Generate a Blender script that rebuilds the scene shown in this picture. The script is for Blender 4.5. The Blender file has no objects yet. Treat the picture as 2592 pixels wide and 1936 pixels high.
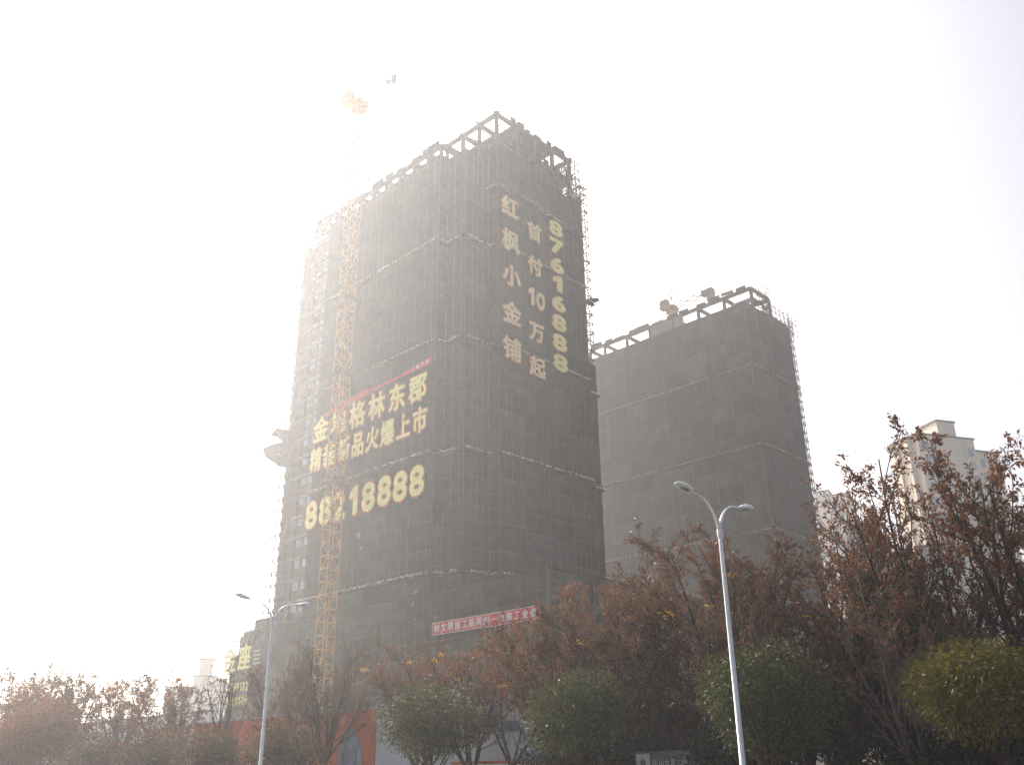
import bpy, math, random
import numpy as np
from mathutils import Vector, Matrix

R = math.radians
scene = bpy.context.scene
COL = scene.collection

# ------------------------------------------------------------------ camera
PITCH, ROLL, FPX = 22.794, 0.728, 2352.3
cam_d = bpy.data.cameras.new("camera")
cam_d.sensor_width = 36.0
cam_d.lens = FPX / 2592.0 * 36.0
cam_d.clip_start = 0.1
cam_d.clip_end = 6000.0
cam = bpy.data.objects.new("camera", cam_d)
COL.objects.link(cam)
cam.matrix_world = (Matrix.Translation((0, 0, 1.6)) @ Matrix.Rotation(R(90 + PITCH), 4, 'X')
                    @ Matrix.Rotation(R(-ROLL), 4, 'Z'))
scene.camera = cam

# ------------------------------------------------------------------ sky, sun, exposure
SUN_EL, SUN_AZ = 33.0, -27.5          # azimuth measured from +Y towards +X
world = bpy.data.worlds.new("World")
scene.world = world
world.use_nodes = True
wn = world.node_tree
wn.nodes.clear()
sky = wn.nodes.new("ShaderNodeTexSky")
sky.sky_type = 'NISHITA'
sky.sun_disc = False
sky.sun_elevation = R(SUN_EL)
sky.sun_rotation = R(SUN_AZ)
sky.altitude = 50.0
sky.air_density = 0.6
sky.dust_density = 9.0
sky.ozone_density = 0.6
bg = wn.nodes.new("ShaderNodeBackground")
bg.inputs["Strength"].default_value = 0.15
wo = wn.nodes.new("ShaderNodeOutputWorld")
wn.links.new(sky.outputs[0], bg.inputs[0])
wn.links.new(bg.outputs[0], wo.inputs[0])

sun_d = bpy.data.lights.new("sun", 'SUN')
sun_d.energy = 4.0
sun_d.angle = R(0.6)
sun_d.color = (1.0, 0.982, 0.955)
sun = bpy.data.objects.new("sun", sun_d)
COL.objects.link(sun)
to_sun = Vector((math.sin(R(SUN_AZ)) * math.cos(R(SUN_EL)),
                 math.cos(R(SUN_AZ)) * math.cos(R(SUN_EL)), math.sin(R(SUN_EL))))
sun.rotation_euler = to_sun.to_track_quat('Z', 'Y').to_euler()
sun.location = (0, 0, 200)

vs = scene.view_settings
vs.view_transform = 'Standard'
vs.look = 'None'
vs.exposure = 0.85
vs.gamma = 1.0
vs.use_curve_mapping = False
HAZE_DENSITY, HAZE_G = 0.00074, 0.66

cy = scene.cycles
cy.use_denoising = True
cy.max_bounces = 6
cy.diffuse_bounces = 3
cy.glossy_bounces = 2
cy.transmission_bounces = 4
cy.transparent_max_bounces = 8
cy.volume_bounces = 1
cy.sample_clamp_indirect = 6.0

# ------------------------------------------------------------------ site frame
# u: along the tower's right face (into the block), v: along the street, away to the left
TH = R(46.0)
UX, UY = math.cos(TH), math.sin(TH)
AX, AY = -9.806, 109.036


def W(u, v, z=0.0):
    return Vector((AX + u * UX - v * UY, AY + u * UY + v * UX, z))


# ------------------------------------------------------------------ helpers
def tag(o, label=None, cat=None, group=None, kind=None):
    if label: o["label"] = label
    if cat: o["category"] = cat
    if group: o["group"] = group
    if kind: o["kind"] = kind
    return o


def empty(name, loc, rz=0.0, label=None, cat=None, group=None):
    o = bpy.data.objects.new(name, None)
    o.empty_display_size = 0.5
    COL.objects.link(o)
    o.location = loc
    o.rotation_euler = (0, 0, rz)
    return tag(o, label, cat, group)


def link(name, me, mat=None, parent=None, loc=None, rot=None, scale=None):
    if mat is not None and not me.materials:
        me.materials.append(mat)
    o = bpy.data.objects.new(name, me)
    COL.objects.link(o)
    if parent is not None: o.parent = parent
    if loc is not None: o.location = loc
    if rot is not None: o.rotation_euler = rot
    if scale is not None: o.scale = scale
    return o


class MB:
    """collects boxes, beams and tubes into one mesh"""
    def __init__(self):
        self.v, self.f, self.n = [], [], 0

    def add(self, verts, faces):
        b = self.n
        self.v.extend(verts)
        self.f.extend([tuple(i + b for i in f) for f in faces])
        self.n += len(verts)

    def box(self, x0, x1, y0, y1, z0, z1):
        self.add([(x0, y0, z0), (x1, y0, z0), (x1, y1, z0), (x0, y1, z0),
                  (x0, y0, z1), (x1, y0, z1), (x1, y1, z1), (x0, y1, z1)],
                 [(0, 3, 2, 1), (4, 5, 6, 7), (0, 1, 5, 4), (1, 2, 6, 5), (2, 3, 7, 6), (3, 0, 4, 7)])
        return self

    def tube(self, pts, radii, n=5, cap=True):
        pts = [Vector(p) for p in pts]
        if not hasattr(radii, "__len__"): radii = [radii] * len(pts)
        vs_, fs = [], []
        ref = None
        for i, p in enumerate(pts):
            d = (pts[min(i + 1, len(pts) - 1)] - pts[max(i - 1, 0)])
            if d.length < 1e-9: d = Vector((0, 0, 1))
            d.normalize()
            if ref is None:
                ref = Vector((1, 0, 0)) if abs(d.x) < 0.8 else Vector((0, 1, 0))
            a = (ref - d * ref.dot(d)).normalized()
            ref = a
            b = d.cross(a)
            for k in range(n):
                t = 2 * math.pi * k / n
                q = p + (a * math.cos(t) + b * math.sin(t)) * radii[i]
                vs_.append((q.x, q.y, q.z))
        for i in range(len(pts) - 1):
            for k in range(n):
                k2 = (k + 1) % n
                fs.append((i * n + k, i * n + k2, (i + 1) * n + k2, (i + 1) * n + k))
        if cap:
            fs.append(tuple(range(n - 1, -1, -1)))
            e = (len(pts) - 1) * n
            fs.append(tuple(range(e, e + n)))
        self.add(vs_, fs)
        return self

    def bar(self, p, q, r=0.04, n=4):
        return self.tube([p, q], r, n, cap=False)

    def beam(self, p, q, w, h):
        p, q = Vector(p), Vector(q)
        d = (q - p).normalized()
        up = Vector((0, 0, 1)) if abs(d.z) < 0.9 else Vector((1, 0, 0))
        s = d.cross(up).normalized() * (w / 2)
        t = s.cross(d).normalized() * (h / 2)
        vs_ = []
        for c in (p, q):
            for a, b in ((-1, -1), (1, -1), (1, 1), (-1, 1)):
                x = c + s * a + t * b
                vs_.append((x.x, x.y, x.z))
        self.add(vs_, [(0, 1, 2, 3), (7, 6, 5, 4), (0, 4, 5, 1), (1, 5, 6, 2), (2, 6, 7, 3), (3, 7, 4, 0)])
        return self

    def mesh(self, name="mesh", smooth=False):
        me = bpy.data.meshes.new(name)
        me.from_pydata(self.v, [], self.f)
        if smooth:
            me.polygons.foreach_set("use_smooth", [True] * len(me.polygons))
        me.update()
        return me

    def build(self, name, mat, parent=None, smooth=False, **kw):
        return link(name, self.mesh(name, smooth), mat, parent, **kw)


def rgb(h):
    h = h.lstrip('#')
    c = [int(h[i:i + 2], 16) / 255 for i in (0, 2, 4)]
    return tuple(x / 12.92 if x <= 0.04045 else ((x + 0.055) / 1.055) ** 2.4 for x in c)


def material(name, col, rough=0.8, var=0.25, scale=1.5, metal=0.0, bump=0.0, per_object=0.0,
             detail=5.0, tint=None, coord='Object', spec=0.3):
    m = bpy.data.materials.new(name)
    m.use_nodes = True
    nt = m.node_tree
    nt.nodes.clear()
    out = nt.nodes.new("ShaderNodeOutputMaterial")
    bs = nt.nodes.new("ShaderNodeBsdfPrincipled")
    bs.inputs["Roughness"].default_value = rough
    bs.inputs["Metallic"].default_value = metal
    bs.inputs["Specular IOR Level"].default_value = spec
    nt.links.new(bs.outputs[0], out.inputs[0])
    tc = nt.nodes.new("ShaderNodeTexCoord")
    no = nt.nodes.new("ShaderNodeTexNoise")
    no.inputs["Scale"].default_value = scale
    no.inputs["Detail"].default_value = detail
    no.inputs["Roughness"].default_value = 0.62
    nt.links.new(tc.outputs[coord], no.inputs["Vector"])
    mix = nt.nodes.new("ShaderNodeMix")
    mix.data_type = 'RGBA'
    c2 = tint if tint else tuple(max(0, c * (1 - var)) for c in col)
    c1 = tuple(min(1, c * (1 + var * 0.6)) for c in col)
    mix.inputs[6].default_value = (*c2, 1)
    mix.inputs[7].default_value = (*c1, 1)
    ramp = nt.nodes.new("ShaderNodeMapRange")
    ramp.inputs[1].default_value = 0.3
    ramp.inputs[2].default_value = 0.7
    nt.links.new(no.outputs[0], ramp.inputs[0])
    nt.links.new(ramp.outputs[0], mix.inputs[0])
    last = mix.outputs[2]
    if per_object:
        oi = nt.nodes.new("ShaderNodeObjectInfo")
        mr = nt.nodes.new("ShaderNodeMapRange")
        mr.inputs[3].default_value = 1 - per_object
        mr.inputs[4].default_value = 1 + per_object
        nt.links.new(oi.outputs["Random"], mr.inputs[0])
        hsv = nt.nodes.new("ShaderNodeHueSaturation")
        nt.links.new(mr.outputs[0], hsv.inputs["Value"])
        nt.links.new(last, hsv.inputs["Color"])
        last = hsv.outputs[0]
    nt.links.new(last, bs.inputs["Base Color"])
    if bump:
        bp = nt.nodes.new("ShaderNodeBump")
        bp.inputs["Strength"].default_value = bump
        bp.inputs["Distance"].default_value = 0.05
        nt.links.new(no.outputs[0], bp.inputs["Height"])
        nt.links.new(bp.outputs[0], bs.inputs["Normal"])
    return m


def net_material(name, c_a, c_b):
    """dark woven safety net: colour drift over the sheet, weave lines and dust streaks"""
    m = material(name, c_a, rough=0.95, tint=c_b, scale=0.9, per_object=0.30, detail=8.0, spec=0.1)
    nt = m.node_tree
    bs = [n for n in nt.nodes if n.type == 'BSDF_PRINCIPLED'][0]
    src = bs.inputs["Base Color"].links[0].from_socket
    tc = [n for n in nt.nodes if n.type == 'TEX_COORD'][0]
    mp = nt.nodes.new("ShaderNodeMapping")
    mp.inputs["Scale"].default_value = (9.0, 1.0, 2.2)
    nt.links.new(tc.outputs["Object"], mp.inputs["Vector"])
    n2 = nt.nodes.new("ShaderNodeTexNoise")
    n2.inputs["Scale"].default_value = 1.0
    n2.inputs["Detail"].default_value = 6.0
    nt.links.new(mp.outputs[0], n2.inputs["Vector"])
    mr = nt.nodes.new("ShaderNodeMapRange")
    mr.inputs[1].default_value = 0.35
    mr.inputs[2].default_value = 0.72
    mr.inputs[3].default_value = 0.82
    mr.inputs[4].default_value = 1.25
    nt.links.new(n2.outputs[0], mr.inputs[0])
    hsv = nt.nodes.new("ShaderNodeHueSaturation")
    nt.links.new(src, hsv.inputs["Color"])
    nt.links.new(mr.outputs[0], hsv.inputs["Value"])
    oi = nt.nodes.new("ShaderNodeObjectInfo")
    wn_ = nt.nodes.new("ShaderNodeTexWhiteNoise")
    wn_.noise_dimensions = '1D'
    nt.links.new(oi.outputs["Random"], wn_.inputs["W"])
    hm_ = nt.nodes.new("ShaderNodeMapRange")
    hm_.inputs[3].default_value = 0.40
    hm_.inputs[4].default_value = 0.60
    nt.links.new(wn_.outputs["Value"], hm_.inputs[0])
    nt.links.new(hm_.outputs[0], hsv.inputs["Hue"])
    # grime in broad soft stains of its own shape
    n3 = nt.nodes.new("ShaderNodeTexNoise")
    n3.inputs["Scale"].default_value = 0.35
    n3.inputs["Detail"].default_value = 4.0
    geo = nt.nodes.new("ShaderNodeNewGeometry")
    nt.links.new(geo.outputs["Position"], n3.inputs["Vector"])
    m3 = nt.nodes.new("ShaderNodeMapRange")
    m3.inputs[1].default_value = 0.3
    m3.inputs[2].default_value = 0.7
    m3.inputs[3].default_value = 0.78
    m3.inputs[4].default_value = 1.22
    nt.links.new(n3.outputs[0], m3.inputs[0])
    h2 = nt.nodes.new("ShaderNodeHueSaturation")
    nt.links.new(hsv.outputs[0], h2.inputs["Color"])
    nt.links.new(m3.outputs[0], h2.inputs["Value"])
    nt.links.new(h2.outputs[0], bs.inputs["Base Color"])
    return m


def leaf_material(name, cols, trans=0.45, rough=0.5):
    """leaf colours vary from leaf to leaf (random per island); light passes through thin blades"""
    m = bpy.data.materials.new(name)
    m.use_nodes = True
    nt = m.node_tree
    nt.nodes.clear()
    out = nt.nodes.new("ShaderNodeOutputMaterial")
    geo = nt.nodes.new("ShaderNodeNewGeometry")
    cr = nt.nodes.new("ShaderNodeValToRGB")
    cr.color_ramp.interpolation = 'LINEAR'
    els = cr.color_ramp.elements
    while len(els) < len(cols): els.new(0.5)
    for i, c in enumerate(cols):
        els[i].position = i / (len(cols) - 1)
        els[i].color = (*c, 1)
    nt.links.new(geo.outputs["Random Per Island"], cr.inputs[0])
    bs = nt.nodes.new("ShaderNodeBsdfPrincipled")
    bs.inputs["Roughness"].default_value = rough
    bs.inputs["Specular IOR Level"].default_value = 0.12
    nt.links.new(cr.outputs[0], bs.inputs["Base Color"])
    tr = nt.nodes.new("ShaderNodeBsdfTranslucent")
    nt.links.new(cr.outputs[0], tr.inputs[0])
    mx = nt.nodes.new("ShaderNodeMixShader")
    mx.inputs[0].default_value = trans
    nt.links.new(bs.outputs[0], mx.inputs[1])
    nt.links.new(tr.outputs[0], mx.inputs[2])
    nt.links.new(mx.outputs[0], out.inputs[0])
    return m


M = {}
M['ground'] = material("ground_soil", (0.16, 0.15, 0.12), 0.95, 0.35, 0.3)
M['asphalt'] = material("asphalt", (0.05, 0.05, 0.052), 0.9, 0.3, 3.0)
M['pavement'] = material("paving", (0.28, 0.27, 0.25), 0.9, 0.25, 2.0)
M['paint_white'] = material("road_paint", (0.7, 0.7, 0.68), 0.7, 0.2, 4.0)
M['concrete'] = material("concrete", (0.23, 0.22, 0.21), 0.9, 0.35, 0.8, bump=0.3)
M['render'] = material("raw_wall", (0.17, 0.15, 0.14), 0.9, 0.3, 0.7, per_object=0.08)
M['net'] = net_material("dark_net", (0.045, 0.044, 0.043), (0.031, 0.038, 0.034))
M['net_grey'] = net_material("grey_net", (0.041, 0.047, 0.045), (0.035, 0.038, 0.039))
M['net_green'] = net_material("green_net", (0.052, 0.062, 0.045), (0.045, 0.047, 0.038))
M['tube_dull'] = material("dull_tube", (0.085, 0.08, 0.078), 0.8, 0.4, 2.0)
M['frame_conc_shade'] = material("shaded_frame_concrete", (0.08, 0.078, 0.076), 0.95, 0.4, 0.8)  # concrete copy darkened so the roof frames read as backlit silhouettes
M['tube'] = material("rusty_tube", (0.21, 0.145, 0.11), 0.7, 0.4, 2.0)
M['tube_grey'] = material("grey_tube", (0.13, 0.125, 0.115), 0.7, 0.4, 2.0)
M['timber'] = material("formwork_timber", (0.075, 0.06, 0.05), 0.9, 0.4, 1.2, per_object=0.2)
M['deck'] = material("platform_deck_shade", (0.075, 0.065, 0.055), 0.9, 0.3, 1.0)  # deck toned dark to stand for the shadow line under the platforms
M['pipe_end_dull'] = material("pipe_end_dull", (0.24, 0.25, 0.19), 0.7, 0.5, 0.8)
M['pipe_end'] = material("pipe_end_white", (0.60, 0.64, 0.54), 0.6, 0.4, 0.8)
M['yellow'] = material("sign_yellow", (0.94, 0.87, 0.32), 0.6, 0.13, 0.9)
M['peach'] = material("sign_peach", (0.96, 0.78, 0.38), 0.6, 0.13, 0.9)
M['orange_edge'] = material("sign_edge_red", (0.72, 0.13, 0.06), 0.6, 0.2, 0.6)
M['banner_red'] = material("banner_red", (0.60, 0.035, 0.05), 0.7, 0.18, 0.7)
M['banner_white'] = material("banner_white", (0.82, 0.80, 0.78), 0.7, 0.1, 0.7)
M['crane'] = material("crane_orange", (0.60, 0.33, 0.09), 0.55, 0.3, 0.9)
M['crane_dull'] = material("crane_dull_yellow", (0.30, 0.20, 0.075), 0.7, 0.4, 0.9)
M['crane_grey'] = material("crane_counterweight", (0.20, 0.185, 0.175), 0.8, 0.3, 0.9)
M['glass'] = material("window_glass", (0.38, 0.48, 0.66), 0.2, 0.2, 0.5, spec=0.8, per_object=0.2)  # blue film tint, with the sky's reflection put into the base colour
M['frame'] = material("window_frame", (0.45, 0.48, 0.52), 0.5, 0.15, 1.0)
M['steel'] = material("lamp_steel", (0.80, 0.82, 0.80), 0.42, 0.22, 1.1, spec=0.5)
M['lens'] = material("lamp_lens", (0.30, 0.27, 0.23), 0.35, 0.2, 4.0)
M['hoard_red'] = material("hoarding_red", (0.60, 0.13, 0.055), 0.6, 0.15, 0.7)
M['hoard_white'] = material("hoarding_white", (0.60, 0.64, 0.68), 0.6, 0.1, 0.5, per_object=0.05)
M['hoard_blue'] = material("hoarding_picture", (0.20, 0.27, 0.36), 0.6, 0.45, 1.3)
M['hoard_purple'] = material("hoarding_purple", (0.25, 0.12, 0.28), 0.6, 0.2, 1.3)
M['bark'] = material("bark", (0.036, 0.026, 0.023), 0.9, 0.45, 6.0, bump=0.4)
M['bark_pale'] = material("bark_pale", (0.105, 0.085, 0.07), 0.9, 0.45, 6.0, bump=0.4)
M['cream'] = material("cream_wall", (0.80, 0.72, 0.60), 0.9, 0.08, 0.15)
M['cream_pale'] = material("pale_wall", (0.66, 0.64, 0.61), 0.9, 0.08, 0.15)
M['roof_dark'] = material("roof_edge", (0.20, 0.185, 0.17), 0.9, 0.2, 0.5)
M['far_wall'] = material("far_wall", (0.42, 0.42, 0.41), 0.9, 0.1, 0.1)
M['board'] = material("board_grey", (0.10, 0.105, 0.11), 0.7, 0.25, 2.0)
M['barrier_red'] = material("barrier_red", (0.48, 0.11, 0.05), 0.7, 0.3, 2.0)
M['cloth'] = material("scrap_cloth", (0.45, 0.44, 0.42), 0.9, 0.2, 2.0)
M['leaf_brown'] = leaf_material("leaf_brown", [rgb('#60412f'), rgb('#724a32'), rgb('#4a3326'), rgb('#845836'), rgb('#634634')], 0.45)
M['leaf_ochre'] = leaf_material("leaf_ochre", [rgb('#58402c'), rgb('#6a4c32'), rgb('#443426'), rgb('#614a30')], 0.45)
M['leaf_red'] = leaf_material("leaf_red", [rgb('#553228'), rgb('#633a2b'), rgb('#402922'), rgb('#51342a')], 0.45)
M['leaf_olive'] = leaf_material("leaf_olive", [rgb('#45481c'), rgb('#565320'), rgb('#675f25'), rgb('#4c4c1e'), rgb('#786e2e')], 0.3, 0.45)
M['leaf_yellow'] = leaf_material("leaf_yellow", [rgb('#c8a020'), rgb('#d8b030'), rgb('#b89018'), rgb('#c07a20')], 0.5)
M['leaf_green'] = leaf_material("leaf_green", [rgb('#2f3b1e'), rgb('#3f4820'), rgb('#4e5225'), rgb('#36401f'), rgb('#625f2d')], 0.22, 0.5)
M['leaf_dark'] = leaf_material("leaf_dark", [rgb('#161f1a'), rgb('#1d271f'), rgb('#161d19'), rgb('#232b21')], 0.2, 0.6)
M['leaf_hedge'] = leaf_material("leaf_hedge", [rgb('#4a3422'), rgb('#584028'), rgb('#3c2c1e'), rgb('#4c4026'), rgb('#583024')], 0.4)
M['leaf_plum'] = leaf_material("leaf_plum", [rgb('#6a3c38'), rgb('#7a4a3c'), rgb('#5a3634'), rgb('#7c6034')], 0.45)

# ------------------------------------------------------------------ ground, road, pavements
g = MB().box(-850, 850, -300, 1300, -0.6, 0.0).build("ground", M['ground'])
tag(g, kind="structure")
road_e = MB()
road_e.box(-68.0, -49.0, -420, 420, -0.3, 0.004)
o = road_e.build("road", M['asphalt'], loc=W(0, 0, 0), rot=(0, 0, TH)); tag(o, kind="structure")
for i, uu in enumerate((-58.5,)):
    mk = MB()
    for k in range(-60, 60):
        mk.box(uu - 0.08, uu + 0.08, k * 6, k * 6 + 3, 0.0055, 0.0085)
    o = mk.build("lane_marking", M['paint_white'], loc=W(0, 0, 0), rot=(0, 0, TH)); tag(o, kind="structure")
pv = MB().box(-49.0, -34.6, -420, 420, -0.3, 0.13)
o = pv.build("pavement", M['pavement'], loc=W(0, 0, 0), rot=(0, 0, TH)); tag(o, kind="structure")
pv = MB().box(-78, -68.0, -420, 420, -0.3, 0.13)
o = pv.build("pavement", M['pavement'], loc=W(0, 0, 0), rot=(0, 0, TH)); tag(o, kind="structure")

# ------------------------------------------------------------------ net panels
rng = random.Random(7)


def net_mesh(seed):
    r = random.Random(seed)
    nx, nz = 7, 6
    ph = [r.uniform(0, 6.28) for _ in range(6)]
    verts, faces = [], []
    for j in range(nz + 1):
        for i in range(nx + 1):
            x, z = i / nx, j / nz
            edge = min(1.0, 6 * min(x, 1 - x)) * min(1.0, 6 * min(z, 1 - z))
            y = 1.7 * (0.10 * math.sin(3.0 * x * 6.28 + ph[0]) * math.sin(z * 6.28 + ph[1]) +
                 0.06 * math.sin(5 * z * 3.14 + ph[2]) + 0.05 * math.sin(x * 9 + z * 7 + ph[3]))
            verts.append((x + 0.004 * math.sin(z * 9 + ph[4]), -edge * y, z + 0.006 * math.sin(x * 11 + ph[5])))
    for j in range(nz):
        for i in range(nx):
            a = j * (nx + 1) + i
            faces.append((a, a + 1, a + nx + 2, a + nx + 1))
    me = bpy.data.meshes.new("net_sheet")
    me.from_pydata(verts, [], faces)
    me.polygons.foreach_set("use_smooth", [True] * len(me.polygons))
    return me


def net_set(mat):
    out = []
    for s in range(5):
        me = net_mesh(s)
        me.materials.append(mat)
        out.append(me)
    return out


NETS = {k: net_set(M[k]) for k in ('net', 'net_grey', 'net_green')}


def net_face(parent, p0, p1, zs, ncol, kind, skip=None):
    """p0->p1 in plan with the outside on the right-hand side of travel; one sheet per cell"""
    d = Vector((p1[0] - p0[0], p1[1] - p0[1]))
    w = d.length / ncol
    ang = math.atan2(d.y, d.x)
    for j in range(len(zs) - 1):
        for i in range(ncol):
            if skip and skip(i, j): continue
            a = rng.uniform(-0.02, 0.02)
            q = Vector(p0[:2]) + d * (i / ncol)
            link("net_panel", NETS[kind][rng.randrange(5)], None, parent,
                 (q.x, q.y, zs[j] - 0.03 + rng.uniform(-0.02, 0.02)),
                 (rng.uniform(-0.006, 0.006), rng.uniform(-0.004, 0.004), ang + a * 0.2),
                 (w + 0.03, 1.0, zs[j + 1] - zs[j] + 0.05))


def tubes_face(mb, p0, p1, z0, z1, dv, dh, off, r=0.03):
    """standards and ledgers just outside a netted face"""
    d = Vector((p1[0] - p0[0], p1[1] - p0[1]))
    L = d.length
    d.normalize()
    n = Vector((d.y, -d.x)) * off
    k = 0.0
    while k <= L + 0.01:
        q = Vector(p0[:2]) + d * min(k, L) + n
        mb.bar((q.x, q.y, z0), (q.x + rng.uniform(-.03, .03), q.y + rng.uniform(-.03, .03), z1 + rng.uniform(0, 0.8)), r, 4)
        k += dv * rng.uniform(0.55, 1.25)
    z = z0 + dh * 0.5
    while z < z1:
        a = Vector(p0[:2]) + n
        b = Vector(p1[:2]) + n
        mb.bar((a.x, a.y, z + rng.uniform(-.05, .05)), (b.x, b.y, z + rng.uniform(-.05, .05)), r * 0.5, 4)
        z += dh


def catch_platform(parent, pts, z, out=0.55, dot=1.0, ends_mat='pipe_end'):
    """thin decked ledge round the outline with a row of pale tube ends along its rim"""
    deck, ends = MB(), MB()
    r = random.Random(int(z * 10))
    for a, b in zip(pts[:-1], pts[1:]):
        p, q = Vector(a), Vector(b)
        d = (q - p).normalized()
        n = Vector((d.y, -d.x))
        L = (q - p).length
        P = [p, q, q + n * out, p + n * out]
        verts = [(x.x, x.y, z - 0.28 + (0 if i < 2 else 0.06)) for i, x in enumerate(P)] + \
                [(x.x, x.y, z - 0.12 + (0 if i < 2 else 0.06)) for i, x in enumerate(P)]
        deck.add(verts, [(0, 1, 2, 3), (7, 6, 5, 4), (0, 4, 5, 1), (1, 5, 6, 2), (2, 6, 7, 3), (3, 7, 4, 0)])
        k = 0.1
        while k < L:
            if r.random() > 0.12:
                c = p + d * (k + r.uniform(-.06, .06)) + n * (out + 0.05)
                zz = z + r.uniform(-.04, .05)
                s = r.uniform(0.065, 0.11) * dot
                ends.beam((c.x, c.y, zz - 0.02), (c.x + n.x * 0.16, c.y + n.y * 0.16, zz + 0.05), s * 2, s * 2)
            k += 0.42
    o = deck.build("catch_platform", M['deck'], parent)
    e = ends.build("tube_end_row", M[ends_mat], o)
    e["kind"] = "stuff"
    return o


def lattice_scaffold(mb, x0, x1, y0, y1, z0, z1, nx, ny, dz, r=0.035, diag=True, seed=1):
    rr = random.Random(seed)
    xs = [x0 + (x1 - x0) * i / nx for i in range(nx + 1)]
    ys = [y0 + (y1 - y0) * i / ny for i in range(ny + 1)]
    for x in xs:
        for y in ys:
            mb.bar((x, y, z0), (x + rr.uniform(-.05, .05), y + rr.uniform(-.05, .05), z1 + rr.uniform(-0.2, 1.1)), r, 4)
    z = z0
    k = 0
    while z < z1:
        for x in xs: mb.bar((x, y0 - .3, z), (x, y1 + .3, z + rr.uniform(-.08, .08)), r * .85, 4)
        for y in ys:
            mb.bar((x0 - rr.uniform(0, .35), y, z), (x1 + rr.uniform(0, .35), y, z + rr.uniform(-.08, .08)), r * .85, 4)
            if diag:
                if k % 2: mb.bar((x0, y, z), (x1, y, z + dz), r * .8, 4)
                else: mb.bar((x1, y, z), (x0, y, z + dz), r * .8, 4)
        if diag and ny > 1:
            for i in range(ny):
                if (i + k) % 3 == 0:
                    mb.bar((x1, ys[i], z), (x1, ys[i + 1], z + dz), r * .8, 4)
        z += dz
        k += 1


def open_frame(parent, us, vs_, z0, z1, cw=0.5, bw=0.38, bh=0.75, over=0.0, board=0.5, seed=3):
    """bare concrete columns and beams of an unroofed storey, with formwork boards left on some beams"""
    rr = random.Random(seed)
    for u in us:
        for v in vs_:
            MB().box(u - cw / 2, u + cw / 2, v - cw / 2, v + cw / 2, z0, z1 - bh).build("column", M['frame_conc_shade'], parent)
    for u in us:
        MB().box(u - bw / 2, u + bw / 2, vs_[0] - over, vs_[-1] + over, z1 - bh, z1).build("beam", M['frame_conc_shade'], parent)
    for v in vs_:
        MB().box(us[0] - over, us[-1] + over, v - bw / 2, v + bw / 2, z1 - bh - 0.02, z1 - 0.02).build("beam", M['frame_conc_shade'], parent)


def formwork(parent, p, q, z, n, seed, drop=0.5):
    rr = random.Random(seed)
    p, q = Vector(p), Vector(q)
    for i in range(n):
        t0 = (i + rr.uniform(0, .3)) / n
        t1 = min(1.0, t0 + rr.uniform(0.5, 1.1) / n)
        a, b = p.lerp(q, t0), p.lerp(q, t1)
        h = rr.uniform(0.5, 1.2)
        zz = z + rr.uniform(-drop, 0.25)
        MB().beam((a.x, a.y, zz), (b.x, b.y, zz + rr.uniform(-.15, .15)), rr.uniform(.08, .3), h).build("formwork_board", M['timber'], parent)


# ------------------------------------------------------------------ main tower
tower = empty("tower_block", W(0, 0), TH, "tall dark-netted tower block under construction with yellow characters on two faces", "tower")
L5, L4, L3, L2 = 23.4, 38.4, 53.4, 68.4
OUT = [(0, 26.2), (0, 0), (1.75, 0), (1.75, -3.45), (6.4, -3.45), (6.4, -5.05), (25.0, -5.05)]
TOPL, TOPR = 82.8, 85.4
# bare structure behind the nets
MB().box(0.9, 24.0, 0.7, 34.0, 21.0, TOPL - 0.6).build("wall", M['render'], tower)
MB().box(7.2, 24.0, -4.2, 0.7, 21.0, TOPR - 1.2).build("wall", M['render'], tower)
MB().box(2.6, 7.2, -2.6, 0.7, 21.0, TOPL - 0.6).build("wall", M['render'], tower)
z = 24.0
while z < TOPL:
    MB().box(0.45, 24.6, 0.3, 34.15, z - 0.35, z).build("floor_slab", M['concrete'], tower)
    z += 3.0
zl = [L5 + 3.0 * i for i in range(20)]
zl = [z for z in zl if z < TOPL] + [TOPL]
zr = [L5 + 3.0 * i for i in range(21)]
zr = [z for z in zr if z < TOPR - 0.5] + [TOPR]
net_face(tower, OUT[0], OUT[1], zl, 6, 'net')
net_face(tower, OUT[1], OUT[2], zl, 1, 'net')
net_face(tower, OUT[2], OUT[3], zl, 1, 'net')
net_face(tower, OUT[3], OUT[4], zl, 1, 'net')
net_face(tower, OUT[4], OUT[5], zr, 1, 'net')
net_face(tower, OUT[5], OUT[6], zr, 4, 'net', skip=lambda i, j: i == 3 and j >= len(zr) - 2)
for a, b in zip(OUT[:-1], OUT[1:]):
    net_face(tower, a, b, [20.6, L5], max(1, int(round((Vector(b) - Vector(a)).length / 4.4))), 'net_green')
tb = MB()
for a, b in zip(OUT[:-1], OUT[1:]):
    tubes_face(tb, a, b, L5, TOPL if a[1] > -3 else TOPR, 1.45, 1.8, 0.12)
o = tb.build("scaffold_tubing", M['tube'], tower); o["kind"] = "stuff"
for z, pts in ((L5, OUT[:6] + [(13.0, -5.05)]), (L4, OUT[:-1] + [(24.2, -5.05)]), (L3, OUT[:-1] + [(24.2, -5.05)]),
               (L2, OUT[:-1] + [(24.2, -5.05)])):
    catch_platform(tower, pts, z)
catch_platform(tower, [(6.4, -3.45), (6.4, -5.05), (16.3, -5.05)], 77.9)
catch_platform(tower, [(16.3, -5.05), (24.6, -5.05)], 77.4)
for zz in (37.6, 51.6, 66.4):
    catch_platform(tower, [(24.4, -5.05), (26.6, -5.05)], zz)
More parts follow.
